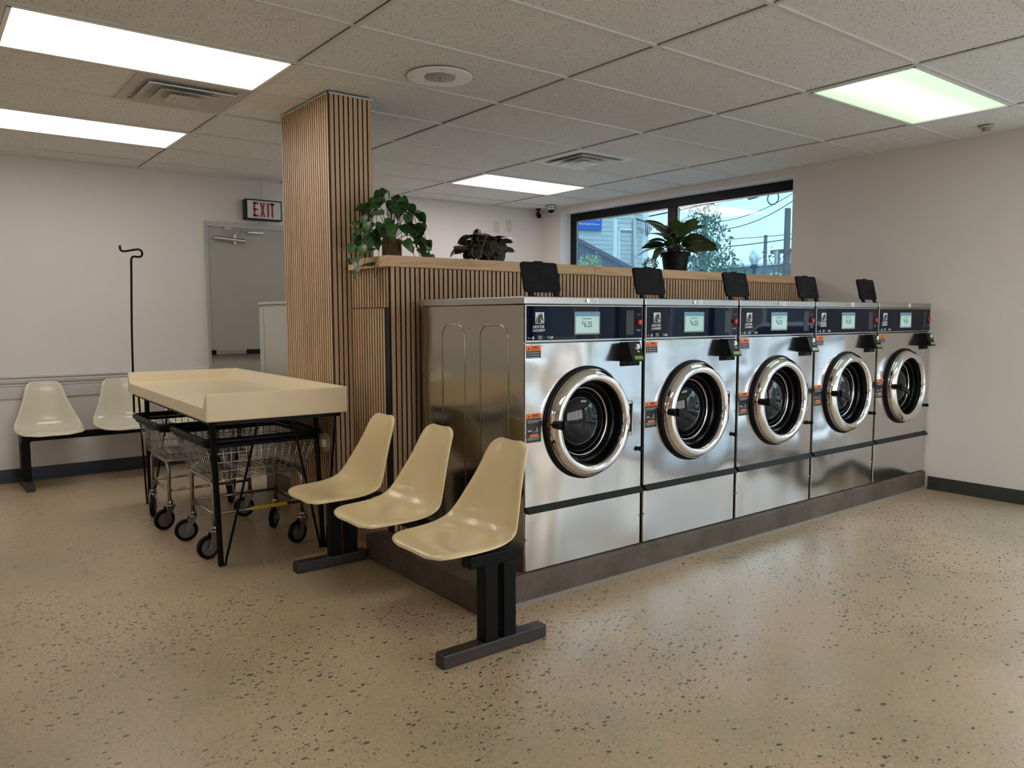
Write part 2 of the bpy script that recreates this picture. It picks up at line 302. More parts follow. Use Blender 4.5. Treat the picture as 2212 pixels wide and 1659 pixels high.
# ------------------------------------------------------------------ geometry helpers
class MB:
    def __init__(s): s.bm = bmesh.new(); s.uv = None
    def poly(s, pts, faces):
        vs = [s.bm.verts.new(p) for p in pts]
        for f in faces:
            try: s.bm.faces.new([vs[i] for i in f])
            except ValueError: pass
        return vs
    def box(s, x0, x1, y0, y1, z0, z1, M=None):
        pts = [Vector((x, y, z)) for z in (z0, z1) for y in (y0, y1) for x in (x0, x1)]
        if M: pts = [M @ p for p in pts]
        s.poly(pts, [(0, 2, 3, 1), (4, 5, 7, 6), (0, 1, 5, 4), (2, 6, 7, 3), (0, 4, 6, 2), (1, 3, 7, 5)]); return s
    def rbox(s, x0, x1, z0, z1, y0, y1, r, n=5):
        """box with rounded corners in the xz plane, extruded over y"""
        o = []
        for cx, cz, a0 in ((x1-r, z1-r, 0), (x0+r, z1-r, 90), (x0+r, z0+r, 180), (x1-r, z0+r, 270)):
            for k in range(n+1):
                a = radians(a0+90*k/n); o.append((cx+r*cos(a), cz+r*sin(a)))
        return s.prism([(p[0], p[1]) for p in o], y0, y1, 'Y')
    def prism(s, o, a, b, axis='Z', M=None):
        f = {'Z': lambda p, t: (p[0], p[1], t), 'Y': lambda p, t: (p[0], t, p[1]), 'X': lambda p, t: (t, p[0], p[1])}[axis]
        n = len(o); pts = [Vector(f(p, a)) for p in o] + [Vector(f(p, b)) for p in o]
        if M: pts = [M @ p for p in pts]
        s.poly(pts, [tuple(range(n))[::-1], tuple(range(n, 2*n))] + [(i, (i+1) % n, n+(i+1) % n, n+i) for i in range(n)]); return s
    def cyl(s, p0, p1, r, n=12, r1=None, cap=True):
        p0 = Vector(p0); p1 = Vector(p1); d = (p1-p0).normalized(); r1 = r if r1 is None else r1
        a = d.orthogonal().normalized(); b = d.cross(a)
        pts = [p0+r*(cos(2*pi*k/n)*a+sin(2*pi*k/n)*b) for k in range(n)]+[p1+r1*(cos(2*pi*k/n)*a+sin(2*pi*k/n)*b) for k in range(n)]
        fs = [(i, (i+1) % n, n+(i+1) % n, n+i) for i in range(n)]
        if cap: fs += [tuple(range(n))[::-1], tuple(range(n, 2*n))]
        s.poly(pts, fs); return s
    def tube(s, pts, r, n=8, closed=False):
        pts = [Vector(p) for p in pts]; m = len(pts); rings = []
        t0 = (pts[1]-pts[0]).normalized(); a = t0.orthogonal().normalized()
        for i in range(m):
            if closed: t = (pts[(i+1) % m]-pts[i-1]).normalized()
            else: t = (pts[min(i+1, m-1)]-pts[max(i-1, 0)]).normalized()
            a = (a-t*a.dot(t)).normalized(); b = t.cross(a)
            rr = r[i] if isinstance(r, (list, tuple)) else r
            rings.append([s.bm.verts.new(pts[i]+rr*(cos(2*pi*k/n)*a+sin(2*pi*k/n)*b)) for k in range(n)])
        for i in range(m if closed else m-1):
            A, B = rings[i], rings[(i+1) % m]
            off = 0
            if closed and i == m-1:
                off = min(range(n), key=lambda k: (A[0].co-B[k].co).length)
            for k in range(n): s.bm.faces.new((A[k], A[(k+1) % n], B[(k+1+off) % n], B[(k+off) % n]))
        if not closed: s.bm.faces.new(rings[0][::-1]); s.bm.faces.new(rings[-1])
        return s
    def lathe(s, prof, c=(0, 0, 0), axis='Z', n=32):
        """prof = [(r, t)], t along axis"""
        c = Vector(c); rings = []
        for r, t in prof:
            if r < 1e-6:
                p = {'Z': (0, 0, t), 'Y': (0, t, 0), 'X': (t, 0, 0)}[axis]; rings.append([s.bm.verts.new(c+Vector(p))])
            else:
                ring = []
                for k in range(n):
                    a = 2*pi*k/n; u, v = r*cos(a), r*sin(a)
                    ring.append(s.bm.verts.new(c+Vector({'Z': (u, v, t), 'Y': (v, t, u), 'X': (t, u, v)}[axis])))
                rings.append(ring)
        for A, B in zip(rings, rings[1:]):
            for k in range(n):
                a, b = A[k % len(A)], A[(k+1) % len(A)]; c_, d = B[(k+1) % len(B)], B[k % len(B)]
                if len(A) == 1 and len(B) == 1: continue
                if len(A) == 1: s.bm.faces.new((a, c_, d))
                elif len(B) == 1: s.bm.faces.new((a, b, d))
                else: s.bm.faces.new((a, b, c_, d))
        return s
    def leaf(s, M, L, W, shape='heart', curl=0.25, fold=0.25, nu=7):
        if s.uv is None: s.uv = s.bm.loops.layers.uv.new('UVMap')
        def wid(u):
            if shape == 'heart': return (sin(pi*min(1, u*0.92+0.08)**0.62))**0.85*(1-u*0.15) if u < 1 else 0
            if shape == 'round': return max(0, 1-(2*u-1)**2)**0.5
            return max(0, sin(pi*u**0.8))**0.8
        rows = []
        for i in range(nu+1):
            u = i/nu; hw = W*0.5*max(0.001, wid(min(u, 0.9999)))
            z = -curl*L*(u**2); x = L*u*(1-0.25*curl*u)
            row = []
            for v in (-1, -0.5, 0, 0.5, 1):
                q = M @ Vector((x, v*hw, z+abs(v)*hw*fold*(1-0.3*u)))
                row.append((s.bm.verts.new(q), u, abs(v)))
            rows.append(row)
        for A, B in zip(rows, rows[1:]):
            for k in range(4):
                vs = (A[k], A[k+1], B[k+1], B[k]); f = s.bm.faces.new([q[0] for q in vs])
                for lp, q in zip(f.loops, vs): lp[s.uv].uv = (q[1], q[2])
        return s
    def build(s, name, m, parent=None, smooth=False, bevel=0, seg=2, sub=0, solid=0, loc=(0, 0, 0), fix=True):
        if fix: bmesh.ops.recalc_face_normals(s.bm, faces=s.bm.faces)
        me = bpy.data.meshes.new(name); s.bm.to_mesh(me); s.bm.free()
        me.materials.append(m)
        if smooth is True: me.shade_smooth()
        o = bpy.data.objects.new(name, me); C.objects.link(o); o.location = loc
        if smooth == 'auto':
            for p in me.polygons: p.use_smooth = True
            bmn = bmesh.new(); bmn.from_mesh(me)
            for e in bmn.edges:
                if len(e.link_faces) == 2 and e.calc_face_angle(0) > radians(35): e.smooth = False
            bmn.to_mesh(me); bmn.free()
        if parent: o.parent = parent
        if solid: md = o.modifiers.new('solid', 'SOLIDIFY'); md.thickness = solid; md.offset = 0
        if bevel: md = o.modifiers.new('bevel', 'BEVEL'); md.width = bevel; md.segments = seg; md.limit_method = 'ANGLE'; md.harden_normals = False
        if sub: md = o.modifiers.new('sub', 'SUBSURF'); md.levels = sub; md.render_levels = sub
        return o
def boxo(name, m, parent, *b, bevel=0): return MB().box(*b).build(name, m, parent, bevel=bevel)
def thing(name, label, cat, loc=(0, 0, 0), rz=0, group=None):
    o = bpy.data.objects.new(name, None); C.objects.link(o); o.location = loc; o.rotation_euler = (0, 0, rz); o.empty_display_size = 0.1
    o['label'] = label; o['category'] = cat
    if group: o['group'] = group
    return o
def tag(o, label, cat, group=None):
    o['label'] = label; o['category'] = cat
    if group: o['group'] = group
    return o
def st(o): o['kind'] = 'structure'; return o
def plab(o, l): o['label'] = l; return o
def dup(root, loc, rz=None, label=None):
    def rec(o, par):
        c = o.copy(); C.objects.link(c)
        if par: c.parent = par
        for ch in list(o.children): rec(ch, c)
        return c
    r = rec(root, None); r.location = loc
    if rz is not None: r.rotation_euler = (0, 0, rz)
    if label: r['label'] = label
    return r
def text(name, body, size, m, parent, M, shear=0.0, align='LEFT', ext=0.0004, wscale=1.0, bold=0.0):
    cu = bpy.data.curves.new(name, 'FONT'); cu.body = body; cu.size = size; cu.shear = shear; cu.align_x = align; cu.extrude = ext; cu.offset = bold
    cu.resolution_u = 3
    t = bpy.data.objects.new(name, cu); C.objects.link(t)
    me = bpy.data.meshes.new_from_object(t.evaluated_get(bpy.context.evaluated_depsgraph_get()))
    bpy.data.objects.remove(t); bpy.data.curves.remove(cu)
    me.transform(Matrix.Diagonal((wscale, 1, 1, 1))); me.transform(M)
    me.name = name; me.materials.clear(); me.materials.append(m)
    o = bpy.data.objects.new(name, me); C.objects.link(o); o.parent = parent
    return o
def FX(x, y, z):   # text facing -Y, reading along +X
    return Matrix.Translation((x, y, z)) @ Matrix.Rotation(radians(90), 4, 'X')
def arc(c, r, a0, a1, n, f): return [f(c[0]+r*cos(radians(a0+(a1-a0)*k/n)), c[1]+r*sin(radians(a0+(a1-a0)*k/n))) for k in range(n+1)]

# ------------------------------------------------------------------ the room
T = 0.22
st(MB().box(XL-.3, XW+.3, YF-.3, YB+.3, -0.12, 0).build('floor', M_FLOOR))
st(MB().box(XL-.3, XW+.9, YF-.3, YB+.9, H+0.007, H+0.45).build('ceiling', M_CEIL))
st(MB().box(XL-T, XW+T, YB, YB+T, 0, H+.02).build('wall_back', M_WALL))
st(MB().box(XL-T, XL, YF, YB, 0, H+.02).build('wall_left', M_WALL))
x0, x1, z0, z1 = W_FRONT
st(MB().box(XL-T, x0, YF-T, YF, 0, H+.02).box(x1, XW+T, YF-T, YF, 0, H+.02).box(x0, x1, YF-T, YF, 0, z0).box(x0, x1, YF-T, YF, z1, H+.02).build('wall_front', M_WALL))
f = MB().box(x0, x1, YF-.14, YF-.09, z1-.06, z1).box(x0, x1, YF-.14, YF-.09, z0, z0+.06)
for k in range(5): xx = x0+.03+(x1-x0-.06)*k/4; f.box(xx-.03, xx+.03, YF-.14, YF-.09, z0+.06, z1-.06)
wf = st(f.build('added_front_window', M_FRAME))  # frame of the added front opening, out of view
b = MB()
def hole_wall(b, x0, x1, ya, yb, holes):
    y = ya
    for (h0, h1, z0, z1) in holes:
        b.box(x0, x1, y, h0, 0, H+.02); b.box(x0, x1, h0, h1, 0, z0); b.box(x0, x1, h0, h1, z1, H+.02); y = h1
    b.box(x0, x1, y, yb, 0, H+.02)
hole_wall(b, XW, XW+T, YF, YB, [W_STORE, W_BACK])
st(b.build('wall_right', M_WALL))
# white painted reveals lining the rear window opening
y0, y1, z0, z1 = W_BACK
st(MB().box(XW+.001, XW+T, y1-.004, y1+.001, z0, z1).box(XW+.001, XW+T, y0-.001, y0+.004, z0, z1).box(XW+.001, XW+T, y0, y1, z1-.004, z1+.001).box(XW-.02, XW+T, y0, y1, z0-.001, z0+.012).build('trim_5', M_WALLW))

# ceiling grid (main runners every 4 ft, cross tees every 2 ft)
g = MB()
GX = [1.2192*i for i in range(-4, 4)]; GY = [0.6096*j for j in range(-9, 7)]
for x in GX: g.box(x-.0115, x+.0115, YF, YB, H-.001, H+.012)
for y in GY: g.box(XL, XW, y-.0115, y+.0115, H-.0005, H+.012)
g.box(XL, XW, YB-.022, YB, H-.004, H+.02); g.box(XW-.022, XW, YF, YB, H-.004, H+.02)
st(g.build('trim_1', M_GRID))
# black strips put in for the shade along one side of each runner
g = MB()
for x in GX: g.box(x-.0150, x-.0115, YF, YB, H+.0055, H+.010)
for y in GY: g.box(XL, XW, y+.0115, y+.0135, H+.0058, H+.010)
st(g.build('grid_gap_shade', M_FELT))

# rear window: frame, mullion, two tinted panes, unseen clear panes added below for light
FXW = XW+0.15
def window(name, y0, y1, z0, z1, x, muls, fw_, glass, added_transom=None, depth=.05):
    f = MB(); f.box(x, x+depth, y0, y1, z1-fw_, z1); f.box(x, x+depth, y0, y1, z0, z0+fw_)
    f.box(x, x+depth, y0, y0+fw_, z0+fw_, z1-fw_); f.box(x, x+depth, y1-fw_, y1, z0+fw_, z1-fw_)
    for m_, mw in muls: f.box(x, x+depth, m_-mw/2, m_+mw/2, z0+fw_, z1-fw_)
    o = st(f.build(name, M_FRAME, bevel=.004))
    edges = [y0+fw_]+[e for m_, mw in muls for e in (m_-mw/2, m_+mw/2)]+[y1-fw_]
    for a, bb in zip(edges[::2], edges[1::2]):
        s_ = MB(); s_.box(x+.012, x+.03, a, a+.012, z0+fw_, z1-fw_); s_.box(x+.012, x+.03, bb-.012, bb, z0+fw_, z1-fw_)
        s_.box(x+.012, x+.03, a, bb, z1-fw_-.012, z1-fw_); s_.box(x+.012, x+.03, a, bb, z0+fw_, z0+fw_+.012); s_.build('glazing_bead', M_ALU, o)
        if added_transom:
            MB().box(x+.002, x+depth-.002, a, bb, added_transom-.04, added_transom+.04).build('added_transom', M_FRAME, o)
            MB().box(x+.026, x+.030, a, bb, z0+fw_, added_transom-.04).build('pane', M_GLASSS, o)  # clear lower pane, added to let more daylight up to the ceiling
            MB().box(x+.026, x+.030, a, bb, added_transom+.04, z1-fw_).build('pane', glass, o)
        else: MB().box(x+.026, x+.030, a, bb, z0+fw_, z1-fw_).build('pane', glass, o)
    return o
window('window_1', W_BACK[0]+.002, W_BACK[1]-.002, W_BACK[2]+.012, W_BACK[3]-.006, FXW, [(2.135, .115)], .085, M_GLASSW, 1.30)
window('window_2', W_STORE[0]+.002, W_STORE[1]-.002, W_STORE[2], W_STORE[3]-.002, XW+.10, [(-2.55, .06), (-3.8, .06)], .06, M_GLASSS)

# baseboards, chair rail
st(MB().box(XL, .505, YB-.008, YB, 0, .106).box(XL, .505, YB-.016, YB-.008, 0, .02).build('baseboard_back', M_BASEB, bevel=.003))
st(MB().box(XW-.008, XW, YF, -.505, 0, .097).box(XW-.016, XW-.008, YF, -.505, 0, .018).build('baseboard_right', M_BASE, bevel=.003))
rail = [(0, .745), (.010, .745), (.016, .757), (.013, .765), (.024, .780), (.028, .800), (.020, .812), (.034, .820), (.034, .831), (0, .834)]
st(MB().prism([(YB-a, z) for a, z in rail], XL, .500, 'X').build('trim_3', M_TRIM, bevel=.001))
st(MB().box(XL, .500, YB-.012, YB, .655, .747).build('trim_4', M_TRIM, bevel=.003))

# rear door with frame, leaf, closer and panic bar
d = st(MB().box(.512, .536, YB-.018, YB, 0, 2.083).box(1.50, 1.524, YB-.018, YB, 0, 2.083).box(.512, 1.524, YB-.018, YB, 2.083, 2.128)
       .box(.524, .534, YB-.024, YB-.018, 0, 2.083).box(.524, 1.51, YB-.024, YB-.018, 2.083, 2.093).build('door_1', M_DOORF, bevel=.002))
MB().box(.538, 1.498, YB-.012, YB, .006, 2.080).build('door_leaf', M_DOOR, d)
cl = MB().cyl((.575, YB-.055, 1.985), (.845, YB-.055, 1.967), .019, 16).build('door_closer', M_ALU, d, smooth='auto')
MB().cyl((.757, YB-.055, 1.95), (.757, YB-.055, 2.02), .011).box(.735, .778, YB-.05, YB-.012, 1.955, 1.995).cyl((.757, YB-.055, 1.936), (.757, YB-.055, 1.95), .014, 12, .012).build('closer_spindle', M_ALU, cl, smooth='auto')
MB().tube([(.757, YB-.06, 2.02), (.785, YB-.06, 2.045), (.88, YB-.05, 2.055), (1.02, YB-.045, 2.048)], .006).box(.88, 1.02, YB-.06, YB-.045, 2.042, 2.052).build('closer_arm', M_ALU, cl)
MB().box(.675, .735, YB-.04, YB-.012, 2.058, 2.086).build('closer_bracket', M_DOORF, d, bevel=.002)
pb = MB().box(.545, 1.46, YB-.055, YB-.02, .955, .990).build('panic_bar', M_ALU, d, bevel=.003)
MB().box(.530, .565, YB-.058, YB-.012, .950, .994).build('end_cap', M_BLACK, pb, bevel=.003)
MB().box(.832, 1.46, YB-.062, YB-.05, .950, .994).build('touch_bar', M_RAIL, pb, bevel=.003)

# exit sign hung from the ceiling
e = thing('exit_sign', 'white exit sign with red letters in a black frame hanging above the door', 'sign', (1.0, YB-.10, 2.155))
MB().box(-.165, .165, -.045, .045, 0, .180).build('housing', M_BLACK, e, bevel=.004)
MB().box(-.152, .152, -.048, -.044, .012, .168).build('face_plate', M_EXITF, e)
for ch, x in (('E', -.098), ('X', -.038), ('I', .026), ('T', .050)):
    if ch == 'E': l = MB().box(0, .016, -.051, -.048, 0, .128).box(0, .044, -.051, -.048, 0, .018).box(0, .038, -.051, -.048, .056, .072).box(0, .044, -.051, -.048, .110, .128)
    elif ch == 'X': l = MB().prism([(0, 0), (.015, 0), (.046, .128), (.031, .128)], -.051, -.048, 'Y').prism([(.031, 0), (.046, 0), (.015, .128), (0, .128)], -.0508, -.0482, 'Y')
    elif ch == 'I': l = MB().box(0, .016, -.051, -.048, 0, .128)
    else: l = MB().box(.015, .031, -.051, -.048, 0, .128).box(0, .046, -.051, -.048, .110, .128)
    o = l.build('letter', M_EXITR, e); o.location = (x, 0, .026)
MB().cyl((0, 0, .18), (0, 0, H-2.155), .006).cyl((0, 0, .178), (0, 0, .196), .014).build('hanging_rod', M_TRIM, e)

# switch plates on the back wall
for i, (x, z) in enumerate(((3.712, 2.29), (3.885, 2.315))):
    s = thing('wall_plate', ['blank cream wall plate, the left of two above the dark-leaved plant', 'blank cream wall plate, the right of two above the dark-leaved plant'][i], 'wall plate', (x, YB-.0005, z), 0, 'cream wall plates on the back wall')
    MB().box(-.037, .037, -.007, 0, -.062, .062).build('plate', M_BEIGE, s, bevel=.003)
    for zz in (-.042, .042): MB().cyl((0, -.009, zz), (0, -.006, zz), .004).build('screw', M_CHROMED, s)

# small painted cabinet behind the slatted column
k = thing('utility_cabinet', 'low grey-green painted cabinet on a black plinth behind the slatted column', 'cabinet', (.48, 2.58, 0))
MB().box(0, 1.1, -.90, 0, .16, 1.375).build('carcass', M_CABINET, k, bevel=.003)
MB().box(.008, 1.1, -.90, -.004, 0, .16).build('plinth', M_BASE, k)
MB().box(-.012, 1.11, -.90, .012, 1.375, 1.395).build('top', M_CABINET, k, bevel=.003)
MB().box(-.012, 0, -.90, -.01, .18, 1.355).box(-.016, -.010, -.10, -.012, .18, 1.355).build('door', M_CABINET, k, bevel=.002)

# ------------------------------------------------------------------ slatted column and half wall
P = 0.030; SW = .0212; SD = .011
def slats(axis, a0, a1, fixed, z0, z1, sgn, skip=()):
    """vertical slats with centres every 30 mm; axis = direction they repeat along"""
    b = MB(); n = int(round((a1-a0)/P))
    for i in range(n):
        if i in skip: continue
        c = a0+(i+.5)*(a1-a0)/n; lo, hi = c-SW/2, c+SW/2
        q = sorted((fixed, fixed+sgn*SD))
        if axis == 'Y': b.box(q[0], q[1], lo, hi, z0, z1)
        else: b.box(lo, hi, q[0], q[1], z0, z1)
    return b
def veneer(o, axis):
    """veneered fronts, dark colour on the edges"""
    o.data.materials.append(M_SLATE)
    k = 0 if axis == 'Y' else 1
    for p_ in o.data.polygons: p_.material_index = 0 if abs(p_.normal[k]) > .5 else 1
    return o
col = thing('slatted_column', 'oak slatted square column rising from floor to ceiling beside the half wall', 'column', (0, 0, 0))
CX0, CX1, CY0, CY1 = .303, .573, .955, 1.640
MB().box(CX0+SD, CX1-.001, CY0+SD, CY1, 0.001, H-.001).build('core', M_FELT, col)
veneer(slats('Y', CY0+.004, CY1-.001, CX0+SD, .001, H-.012, -1).build('side_slats', M_SLAT, col), 'Y')
veneer(slats('X', CX0+.006, CX1-.004, CY0+SD, .001, H-.012, -1).build('face_slats', M_SLAT, col), 'X')
MB().box(CX0-.004, CX0+.004, CY0-.004, CY1, H-.012, H-.003).box(CX0-.004, CX1+.008, CY0-.004, CY0+.004, H-.012, H-.003).build('top_bead', M_TRIM, col)
tag_o = thing('round_outlet', 'round beige outlet cover with a plug block low on the slatted column', 'outlet', (CX0-.001, 1.075, .56))
MB().cyl((-.006, 0, 0), (0, 0, 0), .055, 24).build('cover_disc', M_BEIGE, tag_o, smooth='auto')
MB().box(-.035, -.006, -.022, .022, -.025, .022).build('plug_block', M_BEIGE, tag_o, bevel=.004)

hw = thing('slatted_half_wall', 'oak slatted half wall standing behind the washing machines', 'half wall', (0, 0, 0))
HX0, HY0, HZ = .420, .505, 1.545
MB().box(HX0+SD, XW-.002, HY0+SD, .93, .001, HZ).box(HX0+SD, HX0+.03, HY0+SD+.03, CY0-.004, .001, HZ).build('core', M_FELT, hw)
veneer(slats('X', HX0+.004, XW-.006, HY0+SD, .001, HZ, -1).build('front_slats', M_SLAT, hw), 'X')
veneer(slats('Y', HY0+.010, CY0-.006, HX0+SD, 1.335, HZ, -1).build('upper_end_slats', M_SLAT, hw), 'Y')
veneer(slats('Y', HY0+.055, CY0-.006, HX0+SD, .001, 1.331, -1).build('lower_end_slats', M_SLAT, hw), 'Y')
MB().box(HX0+.001, HX0+SD, HY0+.012, HY0+.05, .001, 1.331).build('black_strip', M_RAIL, hw)
lg = MB().box(.400, XW-.003, .490, .944, HZ+.001, HZ+.060)
lg = tag(lg.build('pine_ledge', M_LEDGE, bevel=.003), 'pale pine ledge capping the slatted half wall', 'ledge')
MB().box(1.880, 1.8815, .4895, .49, HZ+.002, HZ+.059).build('board_joint', M_FELT, lg)
MB().box(.3985, .400, .492, .944, HZ+.0025, HZ+.0585).build('end_board', M_LEDGEY, lg)

# concrete plinth under the machines
o = [(.287, -.490), (XW-.003, -.490), (XW-.003, .500), (.414, .500), (.414, .570), (.287, .570)]
pad = tag(MB().prism(o, .0005, .135).build('concrete_plinth', M_PAD, bevel=.014, seg=3), 'dark stained concrete plinth raised under the row of washing machines', 'plinth')
MB().prism([(-.006, .0004), (.0, .014), (.004, .016), (.02, .0004)], .287, XW-.01, 'X').build('mortar_line', mat('mortar', (.20, .17, .135), .8, noise=.25, nscale=60), pad).location = (0, -.494, 0)

# ------------------------------------------------------------------ ceiling fixtures
def tile_at(i, j): return (1.2192*i+.6096, .6096*j+.3048)
WH = (0.93, 0.93, 0.90); PK = (1.0, 0.90, 0.86)
LM = [panel_mat('diffuser_warm', [(0.86, 0.88, 0.80), (0.95, 0.95, 0.82), (0.80, 0.82, 0.74), (0.98, 0.98, 0.93), (0.84, 0.83, 0.80), (0.92, 0.88, 0.86)], (0.0, .3, .42, .6, .78, 1.0), PANEL),
      panel_mat('diffuser_violet', [(0.98, 0.98, 0.90), (0.86, 0.86, 0.72), (0.98, 0.97, 0.93), (0.82, 0.76, 0.84), (0.80, 0.76, 0.84), (1.0, 1.0, 1.0)], (0.0, .22, .4, .58, .72, .95), PANEL),
      panel_mat('diffuser_pink', [(1.0, 0.86, 0.80), (1.0, 0.90, 0.87), (0.86, 0.82, 0.92), (0.84, 0.81, 0.93), (1.0, 0.88, 0.84), (1.0, 0.90, 0.88)], (0.0, .3, .45, .6, .75, 1.0), PANEL*2.0),
      panel_mat('diffuser_green', [(0.58, 0.80, 0.54), (0.60, 0.82, 0.56), (0.86, 0.86, 0.78), (0.88, 0.84, 0.82), (0.86, 0.85, 0.76), (0.56, 0.80, 0.50)], (0.0, .22, .4, .52, .66, .95), PANEL*.20)]
def ceiling_light(i, j, m, label):
    x, y = tile_at(i, j)
    t = thing('ceiling_light', label, 'ceiling light', (x, y, H-.002), 0, 'recessed ceiling light panels')
    hx, hy = .590, .286
    MB().box(-hx-.006, hx+.006, hy-.012, hy+.006, 0, .018).box(-hx-.006, hx+.006, -hy-.006, -hy+.012, 0, .018).box(-hx-.006, -hx+.012, -hy, hy, 0, .018).box(hx-.012, hx+.006, -hy, hy, 0, .018).build('frame', M_FWHITE, t)
    MB().box(-hx+.012, hx-.012, -hy+.012, hy-.012, .006, .010).build('diffuser', m, t)
    return t
ceiling_light(-1, 1, LM[0], 'large bright ceiling light panel in the upper left, nearest the square vent')
ceiling_light(-1, 4, LM[1], 'bright ceiling light panel nearest the back wall on the left, above the wall bench')
ceiling_light(2, 4, LM[2], 'pinkish white ceiling light panel behind the half wall near the window')
ceiling_light(2, -2, LM[3], 'green tinted ceiling light panel near the right wall')
for ij in ((-1, -5), (2, -5), (-4, 1), (-4, -5), (-4, 4)): ceiling_light(ij[0], ij[1], LM[0], 'added white ceiling light panel out of view')  # unseen panels added to light the room

def vent(x, y, label, m):
    t = thing('ceiling_vent', label, 'air vent', (x, y, H-.002), 0, 'square ceiling vents')
    b = MB(); o, i_ = .292, .235
    b.box(-o, o, i_, o, 0, .012).box(-o, o, -o, -i_, 0, .012).box(-o, -i_, -i_, i_, 0, .012).box(i_, o, -i_, i_, 0, .012); b.build('flange', m, t, bevel=.003)
    MB().box(-i_, i_, -i_, i_, .016, .020).build('duct_opening', M_DUCT, t)
    for n_, (ro, ri, zo, zi) in enumerate(((.225, .150, -.020, .012), (.150, .085, -.026, .006))):
        q = MB(); th = .004
        for rot in range(4):
            Mx = Matrix.Rotation(rot*pi/2, 4, 'Z')
            pts = [Vector(p) for p in ((-ro, ro, zo), (ro, ro, zo), (ri, ri, zi), (-ri, ri, zi), (-ro, ro, zo+th), (ro, ro, zo+th), (ri, ri, zi+th), (-ri, ri, zi+th))]
            q.poly([Mx @ p for p in pts], [(0, 1, 2, 3), (7, 6, 5, 4), (0, 4, 5, 1), (1, 5, 6, 2), (2, 6, 7, 3), (3, 7, 4, 0)])
        q.build('cone', m, t)
    q = MB().prism([(-.085, -.085), (.085, -.085), (.085, .085), (-.085, .085)], -.030, -.024); q.box(-.05, .05, -.05, .05, -.034, -.028); q.build('centre_plate', m, t, bevel=.003)
    return t
vent(-.3048, 1.524, 'square beige ceiling vent between the two left light panels', M_VENT)
vent(2.743, 1.524, 'square white ceiling vent in front of the pinkish light panel', M_FWHITE)

s = thing('ceiling_speaker', 'round white ceiling speaker with a perforated centre grille', 'speaker', (.657, .368, H-.001))
MB().lathe([(0, 0), (.080, 0), (.083, -.004), (.150, -.008), (.166, -.004), (.168, 0)], n=48).build('rim_plate', M_FWHITE, s, smooth='auto')
gm, gnt, gb = newmat('perforated_grille'); v = N(gnt, 'ShaderNodeTexVoronoi', Scale=170.0); v.inputs['Randomness'].default_value = 0
tcn = N(gnt, 'ShaderNodeTexCoord'); gnt.links.new(tcn.outputs['Object'], v.inputs['Vector']); rr = ramp(gnt, [(0.3, (0.05, 0.05, 0.05)), (0.36, (0.5, 0.5, 0.48))]); gnt.links.new(v.outputs['Distance'], rr.inputs[0]); gnt.links.new(rr.outputs[0], gb.inputs['Base Color'])
MB().lathe([(0, -.007), (.080, -.006), (.083, -.003)], n=48).build('grille', gm, s, smooth=True)
MB().lathe([(0, -.010), (.006, -.009), (.007, -.006)], n=12).build('centre_badge', M_BLACK, s)
for k_ in range(8):
    a = k_*pi/4+.3; r_ = .145 if k_ % 2 else .098
    MB().cyl((r_*cos(a), r_*sin(a), -.010), (r_*cos(a), r_*sin(a), -.005), .0035, 8).build('screw', M_CHROMED, s)

s = thing('smoke_detector', 'small tan round detector on the ceiling near the right wall', 'detector', (4.078, -.900, H))
MB().lathe([(0, -.001), (.048, -.001), (.048, -.006), (.040, -.009), (.024, -.012)], n=28).build('base_plate', M_BRASS if False else mat('tan_plastic', (.50, .42, .30), .5), s, smooth='auto')
MB().lathe([(.030, -.008), (.024, -.030), (0, -.031)], n=24).build('sensor', mat('tan_plastic_dark', (.30, .25, .17), .5), s, smooth='auto')
s = thing('dome_camera', 'silver dome security camera on the ceiling by the rear corner', 'camera', (4.175, 3.60, H))
MB().lathe([(0, -.002), (.058, -.002), (.058, -.014), (.050, -.040), (.040, -.048)], n=28).build('collar', M_ALU, s, smooth='auto')
MB().lathe([(.038, -.044), (.034, -.064), (.020, -.078), (0, -.082)], n=24).build('lens_dome', M_BLACK, s, smooth=True)
s = thing('bullet_camera', 'dark bullet security camera under the ceiling in the rear corner', 'camera', (4.235, 3.90, H))
MB().cyl((0, 0, 0), (0, 0, -.012), .030, 16).cyl((0, 0, -.01), (0, 0, -.05), .011).build('mount', M_BLACK, s)
MB().cyl((.02, .03, -.05), (-.035, -.06, -.085), .028, 18).build('body', M_RAIL, s, smooth='auto')
MB().cyl((-.030, -.052, -.082), (-.0375, -.0645, -.0868), .021, 16).build('lens', M_DGLASS, s)

